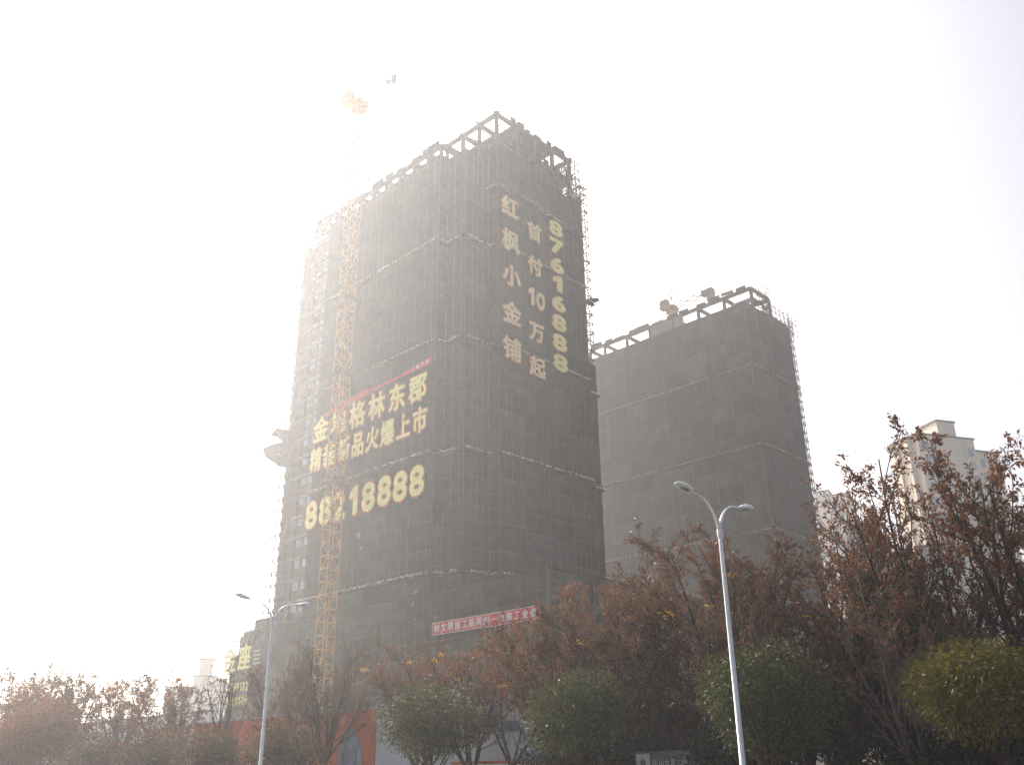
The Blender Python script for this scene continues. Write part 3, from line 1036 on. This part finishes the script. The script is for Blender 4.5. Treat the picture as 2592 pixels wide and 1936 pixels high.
for i in range(9):
    v0 = -0.95 + i * 2.44
    MB().box(-0.01, 0.05, v0 + 0.01, v0 + 2.42, 0.35, 5.3).build("panel", M['hoard_red'], hr)
for i in range(5):
    MB().box(0.08, 0.2, i * 4.9, i * 4.9 + .15, 0, 5.2).build("post", M['tube_grey'], hr)
MB().box(-0.04, 0.07, -0.95, 21.0, 5.31, 5.38).build("capping", M['frame'], hr)
arch = MB()
pr = [(0.2, 0.5), (2.6, 0.5), (2.6, 2.9), (2.35, 3.4), (1.4, 4.35), (0.45, 3.4), (0.2, 2.9)]
arch.add([(-0.03, a, b) for a, b in pr] + [(-0.015, a, b) for a, b in pr],
         [tuple(range(7)), tuple(range(13, 6, -1))] + [(i, (i + 1) % 7, 7 + (i + 1) % 7, 7 + i) for i in range(7)])
arch.build("printed_arch", M['hoard_blue'], hr)
for a in (0.75, 2.0):
    MB().box(-0.06, -0.035, a, a + 0.06, 0.5, 3.0).build("arch_bar", M['board'], hr)
ho = empty("hoarding", W(-35, -13.4), TH, "pale orange end of the site hoarding far left behind bare stems", "hoarding")
for i in range(3):
    MB().box(0.0, 0.05, 0.25 + i * 2.44, 0.25 + i * 2.44 + 2.4, 0.3, 5.25).build("panel", material("hoarding_orange", (0.62, 0.28, 0.10), 0.6, 0.15, 0.7) if i == 0 else bpy.data.materials["hoarding_orange"], ho)
hg = empty("boundary_wall", W(-24, 8.0), TH, "long pale grey wall at far left behind the leafy trees", "wall")
MB().box(0, 0.3, -4, 34, 0, 7.4).build("panel", M['hoard_white'], hg)
MB().box(-0.05, 0.35, -4.1, 34.1, 7.41, 7.6).build("capping", M['roof_dark'], hg)
bl = empty("red_stall", W(-36.5, -3.0), TH, "small red kiosk with grey stripe at far left under the trees", "kiosk")
MB().box(0, 2.4, 0, 5.0, 0, 4.0).build("wall", M['banner_red'], bl)
MB().box(-0.05, -0.01, 2.0, 3.1, 0.3, 3.6).build("door", M['board'], bl)
MB().box(-0.3, 2.7, -0.3, 5.3, 4.0, 4.25).build("roof", M['hoard_red'], bl)
# low board with characters in the shade on the right
bd = empty("notice_board", W(-41.5, -60.9), TH, "low dark board with pale characters in the shade under the trees", "sign")
MB().box(0, 0.08, -1.6, 1.05, 1.45, 2.3).build("panel", M['board'], bd)
MB().box(-0.02, -0.004, 0.35, 0.95, 1.55, 2.22).build("emblem_panel", M['cloth'], bd)
em = MB()
em.tube([(-0.03, 0.65, 1.9), (-0.045, 0.65, 1.9)], 0.12, 12)
em.build("emblem", M['board'], bd)
for v in (-1.2, 0.7): MB().box(0.09, 0.17, v, v + .1, 0, 2.2).build("post", M['tube_grey'], bd)
s = sign("tmp", "昆山大道二段", row(0.2, -1.35, 6, 0, 0.24, 0.26), 'u', -41.5, None, None, fill=M['cloth'], rim=False, bold=0.01)
for ch in list(s.children):
    l = ch.location.copy(); ch.parent = bd; ch.location = Vector((-0.03, row(0.2, -1.35, 6, 0, 1, 1)[0][0], 1.9)) + l
bpy.data.objects.remove(s)
br = empty("barrier", W(-36.2, -47.0), TH, "low rust-and-white barrier rail in front of the white hoarding", "barrier")
MB().box(0, 0.1, -4.5, 3.2, 2.05, 2.2).build("rail", M['barrier_red'], br)
MB().box(0, 0.1, -4.5, 3.2, 1.62, 1.74).build("rail", M['barrier_red'], br)
MB().box(0.02, 0.08, -4.5, 3.2, 1.76, 2.03).build("panel", M['hoard_white'], br)
for v in (-4.2, -1.7, 0.8, 3.0): MB().box(0.11, 0.2, v, v + .1, 0, 2.2).build("post", M['tube_grey'], br)

# ------------------------------------------------------------------ buildings on the right and far left
def apartment(name, loc, rz, label, blocks, wall, floors_h=3.0, win=True, ncol=4, winmat=None):
    b = empty(name, loc, rz, label, "building")
    for (x0, x1, y0, y1, h) in blocks:
        MB().box(x0, x1, y0, y1, 0, h).build("wall", wall, b)
        r = MB()
        r.box(x0 - .25, x1 + .25, y0 - .25, y1 + .25, h + 0.003, h + 0.35)
        r.build("roof_edge", M['roof_dark'], b)
    return b


M['glass_hazed'] = material("hazed_window_glass", (0.40, 0.43, 0.48), 0.25, 0.2, 0.5, spec=0.6, per_object=0.25)  # distance haze put into the colour: lighter glass for the far blocks
M['frame_hazed'] = material("hazed_window_frame", (0.62, 0.60, 0.56), 0.6, 0.1, 1.0)  # toned close to the wall, so far windows look hazier


def windows_on(b, x0, x1, y, zs, n, w=1.5, h=1.5):
    for z in zs:
        for i in range(n):
            xc = x0 + (x1 - x0) * (i + 0.5) / n
            f = MB().box(xc - w / 2 - .08, xc + w / 2 + .08, y - 0.10, y - .002, z - .08, z + h + .08).build("window", M['frame_hazed'], b)
            MB().box(xc - w / 2, xc + w / 2, y - 0.125, y - 0.103, z, z + h).build("pane", M['glass_hazed'], f)


ca = apartment("apartment_block", (83.5, 181.7, 0), R(17), "cream apartment tower with stepped roofline at the right behind leafy trees",
               [(0, 14.2, 0, 9, 65.2), (14.15, 20.5, 0.4, 9, 62.8), (-1.0, 2.0, 2.0, 7, 64.9), (-1.4, 1.8, 4.8, 7.4, 63.4), (7.6, 12.2, 2.2, 8, 69.6)], M['cream'])
windows_on(ca, 0.9, 4.4, 0.0, [62.0 - 3 * k for k in range(0, 16)], 2, 1.3, 2.0)
windows_on(ca, 12.0, 13.8, 0.0, [61.5 - 3 * k for k in range(0, 16)], 1, 1.2, 1.8)
windows_on(ca, 15.0, 18.5, 0.4, [59.5 - 3 * k for k in range(0, 14)], 2, 1.1, 1.7)
for k in range(12):
    MB().box(4.7, 5.4, -0.42, -0.01, 59.0 - 3 * k, 59.6 - 3 * k).build("air_conditioner", M['cloth'], ca)
    MB().box(14.3, 14.9, 0.0, 0.39, 57.5 - 3 * k, 58.1 - 3 * k).build("air_conditioner", M['cloth'], ca)
for x in (5.8, 11.4):
    MB().box(x, x + .14, -0.16, -0.01, 3, 65.0).build("drain_pipe", M['cream_pale'], ca)
cb_ = apartment("apartment_block", (100.5, 172, 0), R(-27), "grey-cream apartment block at the right edge behind the tallest tree",
                [(0, 20, 0, 12, 52.5), (3, 8, -1, 12, 53.6)], M['cream_pale'])
windows_on(cb_, 8.4, 19, 0.0, [49 - 3 * k for k in range(0, 12)], 4, 1.4, 1.5)
cc = apartment("apartment_block", (82.8, 247.5, 0), R(-27), "narrow pale block just right of the grey-netted tower",
               [(0, 3.6, 0, 14, 71.6), (3.4, 8.6, 1.0, 14, 70.4)], M['cream_pale'])
windows_on(cc, 3.8, 8.2, 1.0, [67 - 3 * k for k in range(0, 9)], 2, 1.5, 1.6)
cd = apartment("office_block", (51.0, 141.0, 0), R(-27), "low grey block glimpsed between bare stems left of the cream tower",
               [(0, 4.0, 0, 10, 35.8), (4.0, 9.8, -1, 10, 30.6), (9.6, 14.0, 0, 10, 31.6)], M['cream_pale'])
windows_on(cd, 4.3, 9.5, -1.0, [28 - 3 * k for k in range(0, 6)], 3, 1.2, 1.6)
ce = apartment("podium_building", W(22, -16), TH + R(90), "cream low roofline behind the brown trees below the grey tower",
               [(-16, 2.0, -6, 0.6, 15.8)], M['cream'])
far = apartment("apartment_block", (-86.1, 239.2, 0), R(18), "pale distant block fading into white haze at far left",
                [(0, 6.5, 0, 12, 22.0), (6.4, 11.9, -.9, 12, 24.6), (7.4, 10.8, 1.6, 7.2, 29.0), (11.8, 14.3, 0, 12, 24.1)], M['far_wall'])
windows_on(far, 6.9, 11.6, -.9, [21.0 - 2.6 * k for k in range(0, 6)], 2, 1.6, 1.1)
far2 = apartment("apartment_block", (-75, 253, 0), R(18), "second distant block just left of the podium, half lost in haze",
                 [(0, 8.0, 0, 12, 21.5)], M['far_wall'])

# ------------------------------------------------------------------ trees
def add_leaves(P, D, size, seed, asp=0.42, droop=0.5):
    """folded four-sided leaves at points P, pointing roughly along D"""
    r = np.random.default_rng(seed)
    n = len(P)
    P = np.asarray(P, float)
    D = np.asarray(D, float) + r.normal(0, 0.55, (n, 3))
    D[:, 2] -= droop
    D /= np.linalg.norm(D, axis=1, keepdims=True) + 1e-9
    ref = r.normal(0, 1, (n, 3))
    S = np.cross(D, ref)
    S /= np.linalg.norm(S, axis=1, keepdims=True) + 1e-9
    N = np.cross(S, D)
    L = size * r.uniform(0.6, 1.35, (n, 1))
    Wd = L * asp * r.uniform(0.8, 1.2, (n, 1))
    a = P
    b = P + D * L * 0.5 + S * Wd * 0.5 + N * Wd * 0.18
    c_ = P + D * L
    d = P + D * L * 0.5 - S * Wd * 0.5 + N * Wd * 0.18
    V = np.stack([a, b, c_, d], 1).reshape(-1, 3)
    idx = np.arange(n)[:, None] * 4
    T = np.concatenate([idx + np.array([0, 1, 2]), idx + np.array([0, 2, 3])], 1).reshape(-1, 3)
    return V, T


def np_mesh(name, V, T, mat):
    me = bpy.data.meshes.new(name)
    me.vertices.add(len(V))
    me.vertices.foreach_set("co", np.asarray(V, np.float32).ravel())
    me.loops.add(T.size)
    me.loops.foreach_set("vertex_index", np.asarray(T, np.int32).ravel())
    me.polygons.add(len(T))
    me.polygons.foreach_set("loop_start", np.arange(0, T.size, 3, dtype=np.int32))
    me.update(calc_edges=True)
    me.materials.append(mat)
    return me


def deciduous(seed, H, spread, stems=5, fork=1.6, leaf_n=5, leaf_from=0.55, dens=1.0, twig=1.0, lean=(0, 0)):
    """vase-shaped tree: short trunk, ascending stems, forking branches and twigs.
    returns branch mesh builder, leaf points, leaf directions"""
    rr = random.Random(seed)
    mb = MB()
    LP, LD = [], []

    def limb(p, d, L, r0, r1, nseg, wob, up):
        pts, rad = [p.copy()], [r0]
        d = d.copy()
        for i in range(nseg):
            d = (d + Vector((rr.gauss(0, wob), rr.gauss(0, wob), rr.gauss(0, wob * .6) + up))).normalized()
            p = p + d * (L / nseg)
            pts.append(p.copy())
            rad.append(r0 + (r1 - r0) * (i + 1) / nseg)
        return pts, rad

    def at(pts, t):
        s = t * (len(pts) - 1)
        i = min(int(s), len(pts) - 2)
        f = s - i
        return pts[i].lerp(pts[i + 1], f), (pts[i + 1] - pts[i]).normalized()

    def side(d, ang):
        ref = Vector((rr.gauss(0, 1), rr.gauss(0, 1), rr.gauss(0, .6)))
        s = (ref - d * ref.dot(d))
        if s.length < 1e-4: s = Vector((1, 0, 0))
        s.normalize()
        return (d * math.cos(ang) + s * math.sin(ang)).normalized()

    tr = 0.05 + 0.011 * H
    tp, trd = limb(Vector((0, 0, 0)), Vector((lean[0], lean[1], 1)).normalized(), fork, tr, tr * .85, 3, 0.05, 0.05)
    mb.tube(tp, trd, 8)
    a0 = rr.uniform(0, 6.28)
    for s in range(stems):
        a = a0 + 6.283 * s / stems + rr.uniform(-.4, .4)
        tilt = rr.uniform(0.4, 1.0) * spread
        d = Vector((math.cos(a) * math.sin(tilt), math.sin(a) * math.sin(tilt), math.cos(tilt)))
        L = (H - fork) * rr.uniform(0.72, 0.95)
        p, _ = at(tp, rr.uniform(0.75, 1.0))
        sp, sr = limb(p, d, L, tr * .62, tr * .12, 7, 0.09, 0.045)
        mb.tube(sp, sr, 6)
        nb = int(round(9 * dens))
        for b in range(nb):
            t = 0.18 + 0.78 * (b + rr.random()) / nb
            q, qd = at(sp, t)
            bl_ = L * rr.uniform(.20, .42) * (1.15 - .6 * t)
            bp_, brd = limb(q, side(qd, rr.uniform(.45, .95)), bl_, tr * .24 * (1.1 - .6 * t), tr * .05, 5, 0.12, 0.10)
            mb.tube(bp_, brd, 4, cap=False)
            nt = int(round(6 * dens))
            for k in range(nt):
                t2 = 0.2 + 0.8 * (k + rr.random()) / nt
                q2, qd2 = at(bp_, min(t2, 1))
                tl = rr.uniform(.35, .95) * twig
                tp_, trd_ = limb(q2, side(qd2, rr.uniform(.35, .9)), tl, 0.014, 0.006, 3, 0.14, 0.08)
                mb.tube(tp_, trd_, 3, cap=False)
                zrel = tp_[-1].z / H
                pr_ = min(1.0, max(0.0, (zrel - leaf_from + .18) / .28))
                if rr.random() < pr_ * .9 + .03:
                    nl = int(leaf_n * rr.uniform(.4, 1.7))
                    for _ in range(nl):
                        t3 = rr.uniform(.35, 1.0)
                        q3, qd3 = at(tp_, t3)
                        LP.append((q3.x + rr.gauss(0, .05), q3.y + rr.gauss(0, .05), q3.z + rr.gauss(0, .05)))
                        LD.append(tuple(qd3))
                if rr.random() < .6:
                    q4, qd4 = at(tp_, .6)
                    t4, r4 = limb(q4, side(qd4, .6), tl * .6, 0.009, 0.005, 2, 0.15, 0.08)
                    mb.tube(t4, r4, 3, cap=False)
                    if rr.random() < pr_ * .7:
                        for _ in range(int(leaf_n * .6)):
                            LP.append((t4[-1].x + rr.gauss(0, .06), t4[-1].y + rr.gauss(0, .06), t4[-1].z + rr.gauss(0, .06)))
                            LD.append((0, 0, -.2))
    return mb, LP, LD


def plant_deciduous(u, v, H, label, seed, spread=.5, stems=5, fork=1.6, leaf_n=5, leaf_from=.55, leaf='leaf_brown',
                    size=.13, yellow=0, dens=1.0, twig=1.0, bark='bark', rz=0.0, yz=(0.35, 0.85)):
    mb, LP, LD = deciduous(seed, H, spread, stems, fork, leaf_n, leaf_from, dens, twig)
    t = empty("deciduous_tree", W(u, v, 0.13), TH + rz, label, "tree", "brown-leaved trees along the street")
    mb.build("trunk", M[bark], t, True)
    if LP:
        V, T = add_leaves(LP, LD, size, seed)
        link("crown", np_mesh("crown", V, T, M[leaf]), None, t)
    if yellow:
        rr = random.Random(seed + 99)
        pts, dirs = [], []
        base = [mb.v[rr.randrange(mb.n)] for _ in range(4000)]
        base = [b for b in base if yz[0] * H < b[2] < yz[1] * H]
        for k in range(min(yellow, len(base))):
            b = base[k]
            for _ in range(26):
                pts.append((b[0] + rr.gauss(0, .12), b[1] + rr.gauss(0, .12), b[2] + rr.gauss(0, .06)))
                dirs.append((rr.gauss(0, 1), rr.gauss(0, 1), 0.1))
        if pts:
            V, T = add_leaves(pts, dirs, .12, seed + 5, droop=.2)
            yo = link("yellow_leaf_tuft", np_mesh("yellow_leaf_tuft", V, T, M['leaf_yellow']), None, t)
            yo["kind"] = "stuff"
    return t


def crown_points(seed, n, rx, ry, rz_, z0, lobes=9, shell=0.55):
    r = np.random.default_rng(seed)
    ctr = []
    for k in range(lobes):
        d = r.normal(0, 1, 3)
        d /= np.linalg.norm(d)
        d[2] = d[2] * .85 + .05
        ctr.append((d * np.array([rx, ry, rz_]) * r.uniform(.35, .62), r.uniform(.42, .62)))
    ctr.append((np.zeros(3), .72))
    P, D = [], []
    per = n // len(ctr)
    for c_, s in ctr:
        d = r.normal(0, 1, (per, 3))
        d /= np.linalg.norm(d, axis=1, keepdims=True)
        rad = (1 - shell * r.random((per, 1)) ** 1.6)
        bump = 1 + .10 * np.sin(d[:, :1] * 7 + c_[0]) * np.sin(d[:, 1:2] * 6) + .08 * np.sin(d[:, 2:3] * 11 + d[:, :1] * 5)
        p = c_ + d * rad * bump * np.array([rx, ry, rz_]) * s
        P.append(p)
        D.append(d)
    P = np.concatenate(P)
    D = np.concatenate(D)
    P[:, 2] += z0
    return P, D


def plant_round(u, v, ztop, zbot, width, label, seed, leaf='leaf_green', n=15000, size=.135, name="evergreen_tree",
                cat="tree", group="clipped round evergreens beside the pavement", lobes=9, trunk=True, droop=.35, asp=.36):
    t = empty(name, W(u, v, 0.13), TH, label, cat, group)
    rz_ = (ztop - zbot) / 2
    P, D = crown_points(seed, n, width / 2, width / 2, rz_, (ztop + zbot) / 2 - .13, lobes)
    V, T = add_leaves(P, D, size, seed, asp, droop)
    link("crown", np_mesh("crown", V, T, M[leaf]), None, t)
    rr = random.Random(seed)
    mb = MB()
    mb.tube([(0, 0, 0), (0.03, 0.02, zbot * .6), (0, 0, zbot + rz_ * .6)], [.11, .09, .06], 8)
    for k in range(9):
        a = rr.uniform(0, 6.28)
        q = (0, 0, zbot * rr.uniform(.6, 1.05))
        e = (math.cos(a) * width * .3, math.sin(a) * width * .3, zbot + rz_ * rr.uniform(.5, 1.2))
        m = (e[0] * .45, e[1] * .45, (q[2] + e[2]) / 2 - .1)
        mb.tube([q, m, e], [.05, .035, .015], 5)
    mb.build("trunk", M['bark'], t, True)
    return t


# clipped evergreens next to the lamps
plant_round(-43.3, -73.6, 5.0, 1.9, 4.9, "olive round evergreen at the right edge, brightest of the clipped trees", 101, n=20000, leaf='leaf_olive')
plant_round(-43.6, -66.7, 5.85, 1.7, 4.9, "dark round evergreen right behind the nearer lamp post", 102, n=20000)
plant_round(-43.4, -58.2, 5.6, 1.6, 4.6, "dark round evergreen just left of the nearer lamp's tree, beside the white hoarding", 103, n=19000)
plant_round(-43.0, -50.0, 5.5, 1.75, 4.9, "pointed-top round evergreen between the orange and the white hoarding", 104, lobes=11, n=19000)

# street trees with brown leaves, right to left
T_ = plant_deciduous
T_(-37.5, -72.4, 13.0, "tallest brown-leaved tree at the right in front of the cream tower", 1, .46, 8, 1.5, 21, .64, size=.165, dens=1.3)
T_(-38.6, -70.6, 11.7, "tall brown-leaved tree left of the tallest one, over the cream tower's left side", 24, .44, 7, 1.6, 13, .68, size=.16, dens=1.2)
T_(-36.5, -75.8, 11.2, "red-brown tree cut by the right edge of the picture", 2, .42, 6, 1.6, 14, .64, 'leaf_red', size=.16, dens=1.3)
T_(-39.0, -68.8, 10.6, "thin-crowned tree with sky behind its top between grey and cream towers", 3, .42, 6, 1.4, 10, .68, size=.15, yellow=4, dens=1.2)
T_(-37.0, -66.3, 11.0, "brown tree against the right end of the grey-netted tower", 4, .46, 7, 1.2, 17, .62, yellow=6, size=.15, dens=1.35)
T_(-38.5, -62.8, 10.9, "rusty tree behind the nearer lamp's right arm", 5, .5, 8, 1.2, 21, .58, 'leaf_ochre', yellow=12, size=.14, dens=1.45)
T_(-37.5, -59.3, 10.8, "rusty tree directly behind the upper part of the nearer lamp post", 6, .5, 8, 1.3, 21, .58, yellow=12, size=.14, dens=1.45)
T_(-38.0, -56.0, 9.9, "brown tree in front of the foot of the grey-netted tower", 7, .52, 8, 1.2, 21, .55, yellow=12, size=.14, dens=1.45)
T_(-38.5, -53.2, 8.7, "spreading red-brown tree right of the red podium banner", 8, .6, 8, 1.2, 24, .5, 'leaf_brown', yellow=12, size=.14, dens=1.4)
T_(-38.8, -50.8, 6.6, "crooked nearly bare tree in front of the white hoarding", 9, .75, 4, 1.7, 2, .75, size=.12, dens=.9)
T_(-36.8, -46.0, 8.7, "sparse brown tree below the red podium banner", 10, .6, 7, 1.4, 13, .42, yellow=16, size=.14, leaf='leaf_brown', dens=1.3)
T_(-36.4, -41.5, 8.6, "sparse tree left of the orange hoarding's arch picture", 11, .6, 7, 1.4, 10, .45, yellow=10, size=.14, dens=1.3)
T_(-37.6, -34.8, 9.6, "wide open-branched tree in front of the orange hoarding", 12, .6, 8, 2.2, 6, .5, size=.14, leaf='leaf_ochre', dens=1.25)
T_(-37.0, -29.0, 8.6, "small brown tree just right of the farther lamp post", 13, .5, 6, 2.0, 9, .42, size=.15, leaf='leaf_red', dens=1.2)
T_(-38.0, -23.2, 9.0, "upright bare-stemmed tree just left of the farther lamp post", 14, .34, 8, 1.2, 4, .78, size=.17, dens=.8, twig=1.2)
T_(-37.0, -14.5, 8.9, "brown tree in front of the pale hazy blocks", 15, .55, 7, 2.0, 10, .45, size=.19, dens=1.2)
T_(-37.5, -7.0, 9.9, "brown tree with sunlit leaves right of the leftmost thicket", 16, .55, 7, 2.2, 12, .42, size=.2, dens=1.2)
T_(-38.0, 1.0, 10.6, "ochre tree second from the left edge", 17, .55, 7, 2.2, 12, .40, 'leaf_ochre', size=.22, dens=1.2)
T_(-38.0, 9.5, 11.0, "reddish tree at the left edge under the glare", 18, .6, 7, 2.2, 13, .35, 'leaf_red', size=.22, dens=1.2)
T_(-35.4, -63.5, 9.6, "dark shaded tree deep behind the nearer lamp", 19, .6, 8, 1.0, 14, .5, size=.15, dens=1.3)
T_(-35.2, -69.8, 9.4, "dark shaded many-stemmed tree between the two right evergreens", 20, .5, 8, .8, 14, .45, size=.15, dens=1.3)
T_(-35.0, -57.6, 9.2, "shaded brown tree behind the left round evergreens' taller neighbour", 21, .6, 8, 1.0, 14, .5, size=.15, dens=1.3)
T_(-41.0, -64.8, 7.6, "pale-stemmed leaning tree between the lamp post and the right evergreen", 22, .5, 7, .7, 8, .55, size=.14, dens=1.2, bark='bark_pale')
T_(-41.2, -70.4, 8.0, "pale-stemmed forked tree left of the right-edge evergreen", 23, .42, 7, .6, 8, .6, size=.14, dens=1.2, bark='bark_pale')

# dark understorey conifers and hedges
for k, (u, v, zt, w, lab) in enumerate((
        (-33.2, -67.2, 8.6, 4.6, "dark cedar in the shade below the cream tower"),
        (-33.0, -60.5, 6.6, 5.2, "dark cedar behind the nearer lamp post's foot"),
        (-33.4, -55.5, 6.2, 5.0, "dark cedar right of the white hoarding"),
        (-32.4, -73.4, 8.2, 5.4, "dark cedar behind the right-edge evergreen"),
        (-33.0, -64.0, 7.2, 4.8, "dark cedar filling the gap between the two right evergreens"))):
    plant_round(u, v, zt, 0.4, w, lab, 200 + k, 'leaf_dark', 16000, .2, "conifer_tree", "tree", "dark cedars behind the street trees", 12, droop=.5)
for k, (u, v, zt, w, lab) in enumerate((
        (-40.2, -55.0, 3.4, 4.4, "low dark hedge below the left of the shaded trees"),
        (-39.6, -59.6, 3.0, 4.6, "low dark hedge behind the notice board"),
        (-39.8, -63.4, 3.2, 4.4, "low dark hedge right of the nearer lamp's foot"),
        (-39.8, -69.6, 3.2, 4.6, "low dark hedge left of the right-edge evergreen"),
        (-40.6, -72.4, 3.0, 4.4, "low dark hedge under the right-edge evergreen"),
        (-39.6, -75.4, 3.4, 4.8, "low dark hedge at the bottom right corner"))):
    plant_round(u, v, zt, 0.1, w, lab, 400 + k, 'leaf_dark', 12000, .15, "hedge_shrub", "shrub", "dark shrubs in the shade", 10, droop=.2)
for k, (u, v, zt, w, lab, lf) in enumerate((
        (-42.0, -29.5, 4.6, 5.0, "brown rounded hedge shrub around the farther lamp's foot", 'leaf_hedge'),
        (-42.0, -23.0, 5.0, 5.6, "brown hedge shrub left of the farther lamp's foot", 'leaf_hedge'),
        (-41.5, -35.5, 4.4, 5.0, "brown hedge shrub in front of the orange hoarding", 'leaf_hedge'),
        (-42.0, -14.5, 4.6, 6.0, "low brown shrub below the pale distant blocks", 'leaf_hedge'),
        (-42.5, -4.0, 7.8, 9.0, "big plum-brown shrub with yellowish crest at far left", 'leaf_plum'),
        (-43.5, 2.5, 6.4, 7.5, "plum shrub at the bottom left corner", 'leaf_plum'),
        (-40.0, 6.0, 10.2, 10.5, "tall plum-coloured bush behind the bottom left shrubs", 'leaf_plum'))):
    plant_round(u, v, zt, 0.2, w, lab, 300 + k, lf, 20000, .16 if v < -10 else .24, "hedge_shrub", "shrub", "brown shrubs along the pavement", 10, droop=.2)

# ------------------------------------------------------------------ haze
hz = MB().box(-900, 900, -340, 1340, -1.6, 112.0).build("haze", None)
hm = bpy.data.materials.new("haze_air")
hm.use_nodes = True
hn = hm.node_tree
hn.nodes.clear()
ho_ = hn.nodes.new("ShaderNodeOutputMaterial")
pvn = hn.nodes.new("ShaderNodeVolumePrincipled")
pvn.inputs["Color"].default_value = (0.95, 0.95, 0.95, 1)
pvn.inputs["Density"].default_value = HAZE_DENSITY
pvn.inputs["Anisotropy"].default_value = HAZE_G
hn.links.new(pvn.outputs[0], ho_.inputs["Volume"])
hz.data.materials.append(hm)
tag(hz, kind="stuff")
